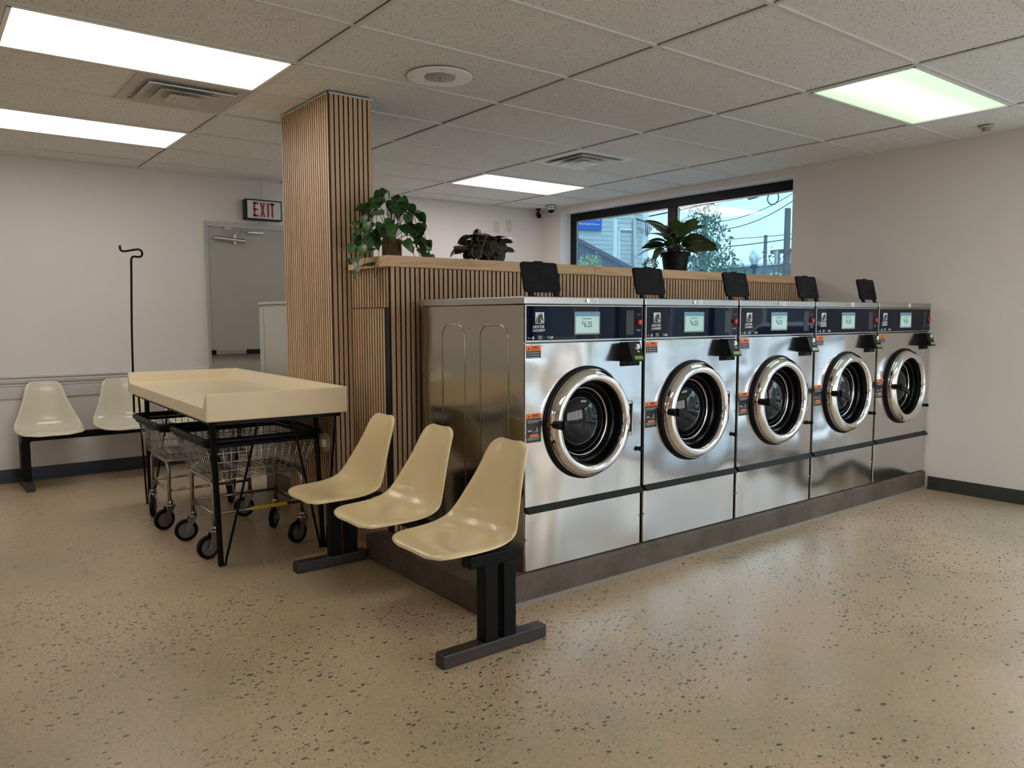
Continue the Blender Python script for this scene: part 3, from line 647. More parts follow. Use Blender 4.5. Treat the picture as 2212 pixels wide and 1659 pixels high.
# ------------------------------------------------------------------ washing machines
def washer():
    t = thing('washing_machine', 'x', 'washing machine', (0, 0, 0), 0, 'stainless front-loading washers in a row')
    hw_ = .3735; D = .87
    # cabinet with two pressed ribs on each side
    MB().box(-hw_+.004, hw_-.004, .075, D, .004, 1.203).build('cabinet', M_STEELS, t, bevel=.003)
    for sgn in (-1, 1):
        for (ya, yb) in ((.12, .34), (.47, .67)):
            path = []; x = sgn*(hw_-.004)
            path += [(x, ya, .03), (x, ya, 1.05)] + [(x, ya+.06-.06*cos(a), 1.05+.06*sin(a)) for a in (pi/8, pi/4, 3*pi/8, pi/2)]
            path += [(x, yb-.06+.06*sin(a), 1.05+.06*cos(a)) for a in (0, pi/8, pi/4, 3*pi/8, pi/2)] + [(x, yb, .03)]
            if sgn < 0: MB().tube(path, .0035, 6).build('pressed_rib', M_STEELS, t, smooth=True)
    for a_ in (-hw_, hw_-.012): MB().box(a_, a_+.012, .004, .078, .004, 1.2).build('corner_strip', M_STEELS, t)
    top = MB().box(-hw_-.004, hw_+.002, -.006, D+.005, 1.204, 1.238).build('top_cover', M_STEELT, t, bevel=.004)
    lk = MB().cyl((-.005, -.012, 1.222), (-.005, -.005, 1.222), .009, 16).build('lock', M_CHROME, top, smooth='auto')
    MB().box(.032, .062, -.0072, -.006, 1.211, 1.234).build('number_tag', M_WHITE, top)
    # control panel
    cp = MB().box(-hw_+.004, hw_-.002, -.004, .012, 1.036, 1.202).build('control_panel', M_STEELT, t, bevel=.002)
    MB().box(-hw_+.010, hw_-.008, -.0065, -.003, 1.044, 1.196).build('overlay', M_NAVY, cp)
    q = MB(); q.rbox(-.088, .074, 1.066, 1.172, -.0105, -.006, .006); q.build('screen_bezel', M_BEZEL, cp)
    MB().box(-.080, .066, -.0116, -.0104, 1.073, 1.165).build('display', M_SCREEN, cp)
    MB().box(-.080, .066, -.0120, -.0115, 1.150, 1.165).build('display_header', M_SCREENB, cp)
    text('price_text', '6.25', .036, M_DARKINK, cp, FX(-.030, -.0122, 1.101), wscale=.85, ext=.0003)
    text('price_text', '$', .022, M_DARKINK, cp, FX(-.043, -.0122, 1.114), wscale=.85, ext=.0003)
    MB().box(-.040, .018, -.0121, -.0116, 1.138, 1.141).build('caption_line', M_DARKINK, cp)
    MB().box(.252, .305, -.0085, -.006, 1.060, 1.178).build('card_slot_plate', M_SLOT, cp, bevel=.001)
    MB().cyl((.340, -.020, 1.121), (.340, -.006, 1.121), .012, 20, .014).build('stop_button', M_RED, cp, smooth='auto')
    b = MB()
    for z_, w_, in ((1.160, .030), (1.153, .014)): b.box(.340-w_/2, .340+w_/2, -.0072, -.0064, z_, z_+.003)
    b.build('button_caption', M_REDINK, cp)
    b = MB()
    for z_, w_, in ((1.084, .030), (1.078, .026)): b.box(.340-w_/2, .340+w_/2, -.0072, -.0064, z_, z_+.002)
    b.build('button_note', M_GREYINK, cp)
    # horse head badge
    x0, z0, S = -.3165, 1.118, .050
    MB().box(x0, x0+S, -.0074, -.0064, z0, z0+S).build('badge', M_WHITE, cp)
    def P2(l): return [(x0+S*a, z0+S*b_) for a, b_ in l]
    horse = [(.22, .04), (.24, .30), (.30, .55), (.42, .75), (.55, .82), (.66, .84), (.76, .95), (.78, .82), (.83, .66), (.86, .50), (.92, .34), (.90, .22), (.80, .20), (.74, .32), (.64, .44), (.56, .52), (.60, .34), (.66, .16), (.67, .04)]
    mane = [(.02, .04), (.02, .16), (.08, .22), (.04, .32), (.12, .38), (.10, .48), (.18, .54), (.18, .64), (.26, .68), (.30, .78), (.38, .80), (.46, .90), (.58, .90), (.64, .88), (.52, .86), (.40, .78), (.28, .62), (.20, .40), (.17, .20), (.14, .04)]
    MB().prism(P2(horse), -.0080, -.0074, 'Y').prism(P2(mane), -.0080, -.0074, 'Y').box(x0+.70*S, x0+.97*S, -.0080, -.0074, z0+.04*S, z0+.12*S).build('horse_mark', M_LBLACK, cp, fix=True)
    text('maker_text', 'DEXTER', .0180, M_WHITE, cp, FX(-.333, -.0078, 1.098), shear=.35, bold=.0002)
    text('maker_text', 'LAUNDRY', .0155, M_WHITE, cp, FX(-.334, -.0078, 1.083), shear=.35, bold=.0002)
    text('model_text', 'T-600', .0170, M_WHITE, cp, FX(-.247, -.0078, 1.050), wscale=.82)
    text('model_text', '4 x', .0160, M_GREYINK, cp, FX(-.361, -.0078, 1.050), wscale=.85)
    b = MB().cyl((-.329, -.0078, 1.056), (-.329, -.0064, 1.056), .0065, 14); b.box(-.335, -.323, -.0079, -.0064, 1.0485, 1.0505); b.build('load_mark', M_GREYINK, cp)
    b = MB()
    for z_ in (1.049, 1.055, 1.061):
        for k_ in range(4): b.box(-.300+k_*.0062, -.2955+k_*.0062, -.0074, -.0064, z_, z_+.0036)
    b.build('load_mark', M_GREYINK, cp)
    # front panels
    fp = MB(); n_ = 48; ci = []; co_ = []
    for k_ in range(n_):
        a = 2*pi*(k_+.5)/n_; ca, sa = cos(a), sin(a); ci.append((.200*ca, .655+.200*sa))
        tt = min((hw_-.003)/abs(ca) if abs(ca) > 1e-6 else 9, ((1.030-.655) if sa > 0 else (.655-.300))/abs(sa) if abs(sa) > 1e-6 else 9); co_.append((tt*ca, .655+tt*sa))
    for crn in ((hw_-.003, 1.030), (-hw_+.003, 1.030), (-hw_+.003, .300), (hw_-.003, .300)):
        k_ = min(range(n_), key=lambda j: (co_[j][0]-crn[0])**2+(co_[j][1]-crn[1])**2); co_[k_] = crn
    V_ = [[fp.bm.verts.new((p_[0], y_, p_[1])) for p_ in ring_] for ring_ in (ci, co_) for y_ in (-.002, .012)]
    for k_ in range(n_):
        j_ = (k_+1) % n_
        for A, B in ((V_[0], V_[2]), (V_[2], V_[3]), (V_[3], V_[1]), (V_[1], V_[0])): fp.bm.faces.new((A[k_], A[j_], B[j_], B[k_]))
    fp.build('front_panel', M_STEEL, t)
    MB().box(-hw_+.004, hw_-.002, -.002, .012, .004, .272).build('lower_panel', M_STEEL, t, bevel=.003)
    MB().prism([(.010, .300), (-.004, .300), (-.026, .276), (-.024, .272), (.010, .276)], -hw_+.006, hw_, 'X').build('kick_rail', M_RAIL, t)
    # door
    cz = .655
    bt = MB().lathe([(.205, -.002), (.264, -.002), (.266, -.010), (.262, -.018), (.250, -.022), (.205, -.022)], (0, 0, cz), 'Y', 72).build('door_gasket', M_RUBBER, t, smooth='auto')
    dr = MB().lathe([(.205, -.010), (.248, -.012), (.252, -.016), (.252, -.038), (.246, -.050), (.238, -.056), (.236, -.058), (.229, -.064), (.217, -.067), (.206, -.064), (.198, -.056), (.194, -.046), (.192, -.020)], (0, 0, cz), 'Y', 96).build('door', M_CHROME, t, smooth='auto')
    MB().lathe([(.1935, -.044), (.187, -.034), (.185, .000), (.175, .006), (.173, .030), (.160, .038), (.158, .060)], (0, 0, cz), 'Y', 64).build('inner_ring', M_BOOT, dr, smooth='auto')
    MB().lathe([(0, -.012), (.04, -.010), (.08, -.002), (.115, .012), (.142, .030), (.160, .055)], (0, 0, cz), 'Y', 64).build('door_glass', M_DGLASS, dr, smooth=True)
    MB().lathe([(.165, .034), (.1645, .027), (.160, .025), (.156, .031)], (0, 0, cz), 'Y', 64).build('glass_trim', M_CHROMED, dr, smooth=True)
    # latch handle (left) and hinge (right)
    hd = MB().cyl((-.240, -.050, cz+.012), (-.240, -.100, cz+.012), .017, 18, .019).build('handle', M_BLACK, dr, smooth='auto')
    pts = [(-.238, -.098, cz+.014), (-.215, -.102, cz+.008), (-.175, -.104, cz-.006), (-.135, -.102, cz-.024), (-.105, -.098, cz-.036)]
    b = MB(); ring = []
    for i, p in enumerate(pts):
        hgt = [.020, .020, .015, .017, .014][i]; th = [.016, .013, .010, .008, .006][i]
        ring.append([b.bm.verts.new((p[0], p[1]+dy*th, p[2]+dz*hgt)) for dy, dz in ((-1, -1), (-1, 1), (1, 1), (1, -1))])
    for A, B in zip(ring, ring[1:]):
        for k_ in range(4): b.bm.faces.new((A[k_], A[(k_+1) % 4], B[(k_+1) % 4], B[k_]))
    b.bm.faces.new(ring[0]); b.bm.faces.new(ring[-1][::-1])
    b.build('lever', M_BLACK, hd, smooth=True, bevel=.003, seg=3)
    MB().cyl((-.262, -.030, cz+.012), (-.244, -.030, cz+.012), .012, 14).build('latch_bolt', M_BRASS, dr, smooth='auto')
    hg = MB().tube([(.244, -.030, cz+.085), (.270, -.030, cz+.085), (.278, -.030, cz+.078), (.278, -.030, cz-.078), (.270, -.030, cz-.085), (.244, -.030, cz-.085)], .0035, 8).build('hinge', M_CHROMED, dr, smooth=True)
    MB().box(.262, .284, -.026, -.010, cz-.070, cz+.070).build('hinge_plate', M_RAIL, hg, bevel=.002)
    # labels
    def label(name, x, z, w_, h, kind):
        l = MB().box(x, x+w_, -.0032, -.0018, z, z+h).build(name, M_LBLACK, t)
        oh = .022 if kind else .024
        MB().box(x, x+w_, -.0038, -.0030, z+h-oh, z+h).build('orange_header', M_ORANGE, l)
        text('label_text', 'WARNING', .0095, M_LBLACK, l, FX(x+w_*.36, -.0042, z+h-.0115), wscale=.8, bold=.0002)
        b = MB(); b.prism([(x+.007, z+h-oh+.005), (x+.019, z+h-oh+.005), (x+.013, z+h-.006)], -.0043, -.0036, 'Y'); b.box(x+w_*.30, x+w_*.92, -.0043, -.0036, z+h-oh+.005, z+h-oh+.008); b.build('warning_mark', M_LBLACK, l)
        b = MB(); rows = ([.010, .020, .030] if not kind else [.010, .014, .020, .086, .091, .096])
        if kind:
            for r_ in rows: b.box(x+.006, x+w_*(.92 if int(r_*1000) % 4 else .8), -.0037, -.0030, z+h-oh-r_, z+h-oh-r_+.0018)
            b.box(x+.008, x+.030, -.0040, -.0030, z+.050, z+.056); b.box(x+.058, x+.063, -.0040, -.0030, z+.044, z+.066); b.box(x+.040, x+.054, -.0037, -.0030, z+.046, z+.048)
        else:
            for r_ in rows: b.box(x+.018, x+w_*.9, -.0037, -.0030, z+h-oh-r_, z+h-oh-r_+.0028); b.box(x+.006, x+.012, -.0037, -.0030, z+h-oh-r_-.001, z+h-oh-r_+.004)
        b.build('print_lines', M_GREYINK, l)
        if kind: MB().box(x+.020, x+w_*.80, -.0040, -.0030, z+.026, z+.036).build('orange_box', M_ORANGE, l)
        return l
    label('warning_label', -.364, .966, .082, .056, 0)
    label('warning_label', -.364, .590, .084, .130, 1)
    # card reader
    cr_ = MB().box(.220, .352, -.006, -.002, .908, 1.026).build('card_reader', M_BLACKM, t, bevel=.002)
    Mx = Matrix()
    b = MB().poly if False else None
    b = MB(); b.poly([(.222, -.006, 1.022), (.306, -.006, 1.022), (.306, -.050, 1.024), (.222, -.050, 1.024), (.222, -.006, .932), (.306, -.006, .932), (.310, -.082, .934), (.226, -.082, .934), (.308, -.066, .974), (.224, -.066, .974)],
       [(0, 1, 2, 3), (4, 7, 6, 5), (2, 8, 9, 3), (8, 6, 7, 9), (0, 3, 9, 7, 4), (1, 5, 6, 8, 2), (0, 4, 5, 1)])
    rb = b.build('reader_body', M_BLACK, cr_, bevel=.002)
    def face(u, v):   # u across 0..1, v down 0..1 along the sloping face
        if v < .5: a = v/.5; y = -.050-.016*a; z = 1.024-.050*a
        else: a = (v-.5)/.5; y = -.066-.016*a; z = .974-.040*a
        return Vector((.223+.086*u+.003*v, y-.0012, z))
    def quad(b, u0, u1, v0, v1, off=0.0):
        p = [face(u0, v0), face(u1, v0), face(u1, v1), face(u0, v1)]; o_ = Vector((0, -off, 0))
        b.poly([q_+o_ for q_ in p]+[q_+Vector((0, .002, 0)) for q_ in p], [(0, 1, 2, 3), (7, 6, 5, 4), (0, 4, 5, 1), (1, 5, 6, 2), (2, 6, 7, 3), (3, 7, 4, 0)])
    b = MB(); quad(b, .14, .92, .62, .94); b.build('lcd_frame', M_RUBBER, rb)
    b = MB(); quad(b, .20, .86, .67, .88, .0008); b.build('lcd', M_LCDG, rb)
    b = MB(); quad(b, .62, .86, .08, .28, .0006); quad(b, .50, .72, .30, .33, .0006); quad(b, .48, .52, .22, .32, .0006); quad(b, .58, .70, .40, .46, .0006); quad(b, .60, .74, .24, .32, .0005); b.build('tap_icon', M_WHITE, rb)
    MB().cyl((.235, -.006, .918), (.235, -.014, .918), .003).box(.262, .300, -.012, -.006, .918, .926).build('bracket_slot', M_RUBBER, cr_)
    # screws and stop knob
    for (x, z) in ((.366, .620), (.366, .152), (-.366, .152), (-.366, .620)):
        MB().lathe([(0, -.0065), (.004, -.006), (.006, -.002)], (x, 0, z), 'Y', 12).build('screw', M_CHROMED, t, smooth=True)
    MB().lathe([(0, -.030), (.008, -.028), (.013, -.018), (.010, -.006), (.008, -.002)], (.352, 0, .492), 'Y', 14).build('knob', M_RUBBER, t, smooth=True)
    # soap lid, open and leaning back
    sl = MB(); sl.rbox(-.130, .096, .024, .172, -.007, .007, .016, 6)
    so_ = sl.build('soap_lid', M_BLACKM, t, bevel=.0025)
    f = MB()
    for (a, b_, c_, d_) in ((-.108, .074, .146, .148), (-.108, .074, .050, .052), (-.108, -.106, .050, .148), (.072, .074, .050, .148), (-.108, .074, .112, .1135), (-.022, -.020, .112, .148)): f.box(a, b_, -.0086, -.006, c_, d_)
    f.tube([(.040+.021*cos(2*pi*k_/28), -.0078, .082+.023*sin(2*pi*k_/28)) for k_ in range(28)], .0010, 5, True)
    for z_ in (.118, .123, .128, .133, .138): f.box(-.010, .060, -.0078, -.006, z_, z_+.0012)
    for z_ in (.122, .132): f.box(-.092, -.050, -.0078, -.006, z_, z_+.0018)
    f.box(-.094, -.050, -.0078, -.006, .084, .087)
    f.build('moulded_outline', M_RAIL, so_)
    c2 = MB()
    for cx_ in (-.118, .084): c2.cyl((cx_, -.009, .158), (cx_, -.006, .158), .006, 12)
    c2.box(-.044, .006, -.006, .004, .170, .177); c2.build('lid_bosses', M_RUBBER, so_)
    for cx_ in (-.090, .066): MB().box(cx_-.012, cx_+.012, -.006, .008, 0, .030).box(cx_-.022, cx_+.022, -.012, .012, -.004, .004).build('lid_hinge', M_RUBBER, so_)
    so_.location = (-.058, .225, 1.243); so_.rotation_euler = (radians(-14), 0, 0)
    return t
W0 = washer()
WL = ['nearest stainless washing machine, end of the row, price screen clear of reflections',
      'stainless washing machine second from the chair end of the row',
      'stainless washing machine in the middle of the five',
      'stainless washing machine fourth from the chairs, next to last before the wall',
      'farthest stainless washing machine, standing against the right wall']
WM = [W0]
W0.location = (.540+.378, MF, .135); W0['label'] = WL[0]
for i in range(1, 5): WM.append(dup(W0, (.540+.378+i*.765, MF, .135), 0, WL[i]))
for i, wm in enumerate(WM):
    tp = [c for c in wm.children if c.name.split('.')[0] == 'top_cover'][0]
    text('number_text', str(6+i), .019, M_LBLACK, tp, FX(.042 if i < 4 else .036, -.0074, 1.2155), wscale=.8)

# ------------------------------------------------------------------ seats and benches (local: +x to the back of the seat, y along the beam)
def interp(tab, t):
    for (a, va), (b_, vb) in zip(tab, tab[1:]):
        if t <= b_:
            q = (t-a)/(b_-a); q = q*q*(3-2*q) if False else q
            if isinstance(va, tuple): return tuple(va[i]+(vb[i]-va[i])*q for i in range(len(va)))
            return va+(vb-va)*q
    return tab[-1][1]
def catmull(pts, n):
    out = []
    P_ = [pts[0]]+list(pts)+[pts[-1]]
    for i in range(1, len(P_)-2):
        for k in range(n):
            t = k/n; p0, p1, p2, p3 = P_[i-1], P_[i], P_[i+1], P_[i+2]
            out.append(tuple(.5*((2*p1[j])+(-p0[j]+p2[j])*t+(2*p0[j]-5*p1[j]+4*p2[j]-p3[j])*t*t+(-p0[j]+3*p1[j]-3*p2[j]+p3[j])*t**3) for j in range(len(p1))))
    out.append(tuple(pts[-1])); return out
# columns: x, z, half width, side lift (towards the sitter)
SHELL = [(-.142, .408, .095, .000), (-.141, .416, .140, .000), (-.132, .424, .172, .000), (-.108, .430, .200, .002), (-.065, .431, .216, .006), (.01, .424, .224, .016), (.09, .417, .229, .030), (.155, .420, .229, .044), (.205, .440, .224, .054),
         (.238, .480, .212, .058), (.258, .535, .193, .052), (.276, .600, .168, .040), (.293, .665, .147, .028), (.308, .720, .134, .020), (.320, .755, .122, .014), (.3265, .772, .106, .010), (.330, .782, .084, .007), (.3315, .786, .055, .004)]
def shell(parent, m, name='seat_shell'):
    rows = catmull(SHELL, 3); nv = 20; b = MB(); g_ = []
    for i, (x, z, hw_, lf) in enumerate(rows):
        a = rows[max(0, i-1)]; c = rows[min(len(rows)-1, i+1)]
        tx, tz = c[0]-a[0], c[1]-a[1]; l = math.hypot(tx, tz) or 1; nx, nz = -tz/l, tx/l
        row = []
        for k in range(nv+1):
            v = -1+2*k/nv; s_ = abs(v); off = lf*s_**2.6 - .010*max(0, (s_-.86)/.14)**1.5*min(1, i/6)
            dish = -.004*(1-s_)*1
            row.append(b.bm.verts.new((x+nx*(off+dish), v*hw_, z+nz*(off+dish))))
        g_.append(row)
    for A, B in zip(g_, g_[1:]):
        for k in range(nv): b.bm.faces.new((A[k], A[k+1], B[k+1], B[k]))
    o = b.build(name, m, parent, smooth=True, solid=.0085, sub=1)
    return o
def bench_support(t, y, back=.395):
    s_ = MB().box(.078, .138, y-.030, y+.030, .052, .352).box(.165, .225, y-.030, y+.030, .052, .352).build('leg', M_BENCH, t, bevel=.004)
    MB().box(.010, .230, y-.030, y+.030, .350, .398).build('bracket', M_BENCH, t, bevel=.005)
    MB().box(-.110, back, y-.029, y+.029, .001, .054).build('foot', M_FOOT, t, bevel=.005)
def bench(label, ys, sup, m, loc, rz):
    t = thing('beam_bench', label, 'bench', loc, rz, None)
    MB().box(.125, .185, sup[0]-.025, sup[1]+.025, .345, .396).build('beam', M_BENCH, t, bevel=.004)
    for y in sup: bench_support(t, y, .283 if (m is M_SHELL and y > 0) else .380)
    for y in ys:
        sh = shell(t, m); sh.location = (0, y, 0)
        MB().box(.02, .25, y-.10, y-.07, .394, .408).box(.02, .25, y+.07, y+.10, .394, .408).build('seat_bracket', M_BENCH, t)
    return t
bench('three-seat beam bench of yellowish ivory shells beside the washing machines', (-.655, -.125, .405), (-.790, .565), M_SHELL, (0, 0, 0), 0)
bench('three-seat beam bench of pale ivory shells along the back wall', (.535, .0, -.535), (.70, -.70), M_SHELLW, (-.240, 3.615, 0), radians(90))

# ------------------------------------------------------------------ folding table
tb = thing('folding_table', 'cream laundry folding table with raised rims on black hairpin legs', 'table', (-.455, .775, 0), radians(-1.3))
TW, TL, TZ0, TZ1, TZR = .745, 1.945, .768, .838, .908
b = MB()
def tv(x, y, z): return Vector((x, y, z))
# tray: outer skirt, sloped inner rims on three sides, low open left edge
out = [tv(0, 0, 0), tv(TW, 0, 0), tv(TW, TL, 0), tv(0, TL, 0)]
wi = .035; wt = .012
V = b.bm.verts.new
def q4(*p): b.bm.faces.new([V(x) for x in p])
z0, z1, z2 = TZ0, TZ1, TZR
x0, x1, y0, y1 = 0, TW, 0, TL
fy, by, rx = .060, TL-.060, TW-.060        # tray floor limits
q4((x0, y0, z0), (x1, y0, z0), (x1, y1, z0), (x0, y1, z0))
q4((x0, y0, z0), (x1, y0, z0), (x1, y0, z2), (x0, y0, z2)); q4((x1, y0, z0), (x1, y1, z0), (x1, y1, z2), (x1, y0, z2)); q4((x1, y1, z0), (x0, y1, z0), (x0, y1, z2), (x1, y1, z2))
b.bm.faces.new([V(p) for p in ((x0, y0, z0), (x0, y0, z2), (x0, y0+wt, z2), (x0, fy, z1), (x0, by, z1), (x0, y1-wt, z2), (x0, y1, z2), (x0, y1, z0))])
q4((x0, y0, z2), (x1, y0, z2), (x1-wt, y0+wt, z2), (x0, y0+wt, z2)); q4((x1, y0, z2), (x1, y1, z2), (x1-wt, y1-wt, z2), (x1-wt, y0+wt, z2)); q4((x1, y1, z2), (x0, y1, z2), (x0, y1-wt, z2), (x1-wt, y1-wt, z2))
q4((x0, y0+wt, z2), (x1-wt, y0+wt, z2), (rx-.04, fy, z1), (x0, fy, z1)); q4((x0, y1-wt, z2), (x0, by, z1), (rx-.04, by, z1), (x1-wt, y1-wt, z2))
q4((x1-wt, y0+wt, z2), (x1-wt, y1-wt, z2), (rx, by-.05, z1), (rx, fy+.05, z1))
b.bm.faces.new([V(p) for p in ((x1-wt, y0+wt, z2), (rx-.04, fy, z1), (rx, fy+.05, z1))]); b.bm.faces.new([V(p) for p in ((x1-wt, y1-wt, z2), (rx, by-.05, z1), (rx-.04, by, z1))])
b.bm.faces.new([V(p) for p in ((x0, fy, z1), (rx-.04, fy, z1), (rx, fy+.05, z1), (rx, by-.05, z1), (rx-.04, by, z1), (x0, by, z1))])
bmesh.ops.remove_doubles(b.bm, verts=b.bm.verts, dist=.0004)
b.build('tray_top', M_TABLE, tb, bevel=.006, seg=3)
MB().box(.03, TW-.03, .03, .055, TZ0-.022, TZ0).box(.03, TW-.03, TL-.055, TL-.03, TZ0-.022, TZ0).box(.03, .055, .03, TL-.03, TZ0-.022, TZ0).box(TW-.055, TW-.03, .03, TL-.03, TZ0-.022, TZ0).build('under_frame', M_BENCH, tb)
def tleg(tip, thick, thins):
    b = MB(); tip = Vector(tip); tk = Vector(thick)
    d = tk-tip
    b.cyl(tip+Vector((0, 0, .012)), tk, .0155, 8)
    for q in thins:
        q = Vector(q); e_ = (q-tip); bend = tip+Vector((e_.x, e_.y, 0)).normalized()*.022+Vector((0, 0, .004))
        b.tube([tip+Vector((0, 0, .012)), bend, bend+e_*.04+Vector((0, 0, .012)), q], .0065, 8)
    b.cyl(tip+Vector((0, 0, .002)), tip+Vector((0, 0, .014)), .015, 12)
    b.build('leg', M_BENCH, tb, smooth='auto')
zt = TZ0-.004
tleg((.083, .135, .0), (.035, .035, zt), [(.27, .04, zt), (.055, .06, zt)])
tleg((TW-.105, .135, .0), (TW-.055, .33, zt), [(TW-.30, .04, zt), (TW-.05, .05, zt)])
tleg((.083, TL-.150, .0), (.045, TL-.36, zt), [(.27, TL-.04, zt), (.040, TL-.13, zt)])
tleg((TW-.105, TL-.150, .0), (TW-.055, TL-.33, zt), [(TW-.30, TL-.04, zt), (TW-.05, TL-.05, zt)])
# garment hook rod at the back of the table
hx, hy = -.372, 2.757
pts = [(hx, hy, .62), (hx+.004, hy, .92), (hx+.010, hy, 1.25), (hx+.022, hy, 1.60), (hx+.024, hy, 1.672), (hx+.030, hy, 1.696), (hx+.042, hy, 1.704), (hx+.074, hy, 1.702), (hx+.090, hy, 1.709), (hx+.096, hy, 1.724), (hx+.093, hy, 1.741), (hx+.080, hy, 1.752), (hx+.060, hy, 1.753), (hx+.010, hy, 1.742), (hx-.020, hy, 1.737), (hx-.036, hy, 1.741), (hx-.042, hy, 1.752), (hx-.043, hy, 1.775)]
gr = thing('garment_rod', 'thin black rod bent into a hook standing behind the folding table', 'hanging rod', (0, 0, 0))
MB().tube([tuple(p) for p in catmull(pts, 3)], .0072, 10).build('rod', M_BENCH, gr, smooth=True)
MB().box(hx-.012, hx+.016, hy-.028, hy-.006, .80, .85).box(hx-.012, hx+.016, hy-.028, hy-.006, .775, .79).build('clamp', M_BENCH, gr)

# ------------------------------------------------------------------ wire laundry carts
def cart(label, loc, casters, yellow):
    t = thing('wire_laundry_cart', label, 'laundry cart', loc, 0, 'wire carts under the folding table')
    RX, RY, RZ = .315, .345, .645; BX, BY, BZ = .255, .265, .425
    def loop(hx_, hy_, z, r, n=4):
        o = []
        for cx_, cy_, a0 in ((hx_-r, hy_-r, 0), (-hx_+r, hy_-r, 90), (-hx_+r, -hy_+r, 180), (hx_-r, -hy_+r, 270)):
            o += [(cx_+r*cos(radians(a0+90*k/n)), cy_+r*sin(radians(a0+90*k/n)), z) for k in range(n+1)]
        return o
    MB().tube(loop(RX, RY, RZ, .05), .0165, 10, True).tube(loop(RX-.010, RY-.010, RZ-.026, .045), .010, 8, True).build('rim_bumper', M_RUBBER, t, smooth=True)
    b = MB(); wr = .0022
    for f_ in (.25, .5, .75): b.tube(loop(BX+(RX-.014-BX)*f_, BY+(RY-.014-BY)*f_, BZ+(RZ-.02-BZ)*f_, .045), wr*1.15, 5, True)
    b.tube(loop(BX, BY, BZ, .035), wr*1.5, 6, True)
    def wall(n, fx):
        for i in range(n+1):
            u = -1+2*i/n; b.tube([fx(u, 0), fx(u, .06), fx(u, 1)], wr, 5)
    kx = (RX-.014)/BX; ky = (RY-.014)/BY
    nX, nY = 13, 14
    for sg in (-1, 1):
        wall(nX, lambda u, f_: (u*BX*.9*(1+(kx-1)*f_), sg*(BY+(RY-.014-BY)*f_), BZ+(RZ-.02-BZ)*f_))
        wall(nY, lambda u, f_: (sg*(BX+(RX-.014-BX)*f_), u*BY*.9*(1+(ky-1)*f_), BZ+(RZ-.02-BZ)*f_))
    for i in range(nX+1): u = -1+2*i/nX; b.tube([(u*BX, -BY, BZ-.002), (u*BX, BY, BZ-.002)], wr, 5)
    for i in range(nY+1): u = -1+2*i/nY; b.tube([(-BX, u*BY, BZ+.001), (BX, u*BY, BZ+.001)], wr, 5)
    b.build('wire_basket', M_CHROMED, t, smooth=True)
    # tubular frame: two hoops along x, cross bars
    fx, fy = .245, .205
    for sg in (-1, 1):
        x = sg*fx
        hoop = [(x, -fy, .165), (x, -fy, .36)]+[(x, -fy+.045-.045*cos(a), .365+.045*sin(a)) for a in (pi/6, pi/3, pi/2)]+[(x, fy-.045+.045*sin(a), .365+.045*cos(a)) for a in (0, pi/6, pi/3)]+[(x, fy, .36), (x, fy, .165)]
        MB().tube(hoop, .0115, 10).build('frame_hoop', M_CHROMED, t, smooth=True)
        br = MB().tube([(x, -fy, .235), (x, fy, .235)], .0085, 8).build('side_bar', M_CHROMED, t, smooth=True)
        MB().tube([(-fx, sg*fy, .235), (fx, sg*fy, .235)], .0085, 8).build('cross_bar', M_CHROMED, t, smooth=True)
    if yellow:
        MB().cyl((-.005, -fy, .235), (.155, -fy, .235), .0108, 10).build('yellow_tag', M_YTAPE, t); MB().cyl((-.048, -fy, .235), (-.007, -fy, .235), .0108, 10).build('yellow_tag', M_YTAPE, t)
    for (sx_, sy_), a in zip(((-1, -1), (1, -1), (1, 1), (-1, 1)), casters):
        cx_, cy_ = sx_*fx, sy_*fy; ca, sa = cos(radians(a)), sin(radians(a)); R_ = .063; tr = .038
        M_ = Matrix.Translation((cx_, cy_, 0)) @ Matrix.Rotation(radians(a), 4, 'Z')
        c = MB().lathe([(0, .176), (.020, .172), (.022, .160), (.014, .154), (.024, .150), (.026, .143), (0, .143)], n=18)
        for side in (-1, 1):
            c.prism([(-.026, .145), (.024, .145), (tr+.012, R_-.004), (tr, R_-.014), (tr-.014, R_-.004)], side*.019, side*.022, 'Y')
        c.box(-.026, .024, -.022, .022, .140, .146); c.cyl((tr, -.026, R_), (tr, .026, R_), .005, 8)
        o = c.build('caster', M_CHROMED, t); o.matrix_local = M_
        wv = MB().lathe([(.044, -.012), (.056, -.014), (R_, -.009), (R_+.0005, 0), (R_, .009), (.056, .014), (.044, .012)], (tr, 0, R_+.001), 'Y', 32).build('tyre', M_RUBBER, o, smooth='auto')
        MB().lathe([(0, -.014), (.012, -.014), (.014, -.009), (.045, -.008), (.045, .008), (.014, .009), (.012, .014), (0, .014)], (tr, 0, R_+.001), 'Y', 28).build('wheel_disc', M_WHEELG, o, smooth='auto')
    return t
cart('front wire laundry cart under the table, with a yellow tag on its lower bar', (-.100, 1.280, 0), (190, 200, 230, 170), True)
cart('rear wire laundry cart under the table, nearer the back wall', (-.140, 2.035, 0), (195, 160, 60, 250), False)

# ------------------------------------------------------------------ plants on the ledge
LZ = HZ+.060
def rotm(loc, yaw, pitch, roll=0): return Matrix.Translation(loc) @ Euler((roll, -pitch, yaw), 'XYZ').to_matrix().to_4x4()
rnd = random.Random(11)
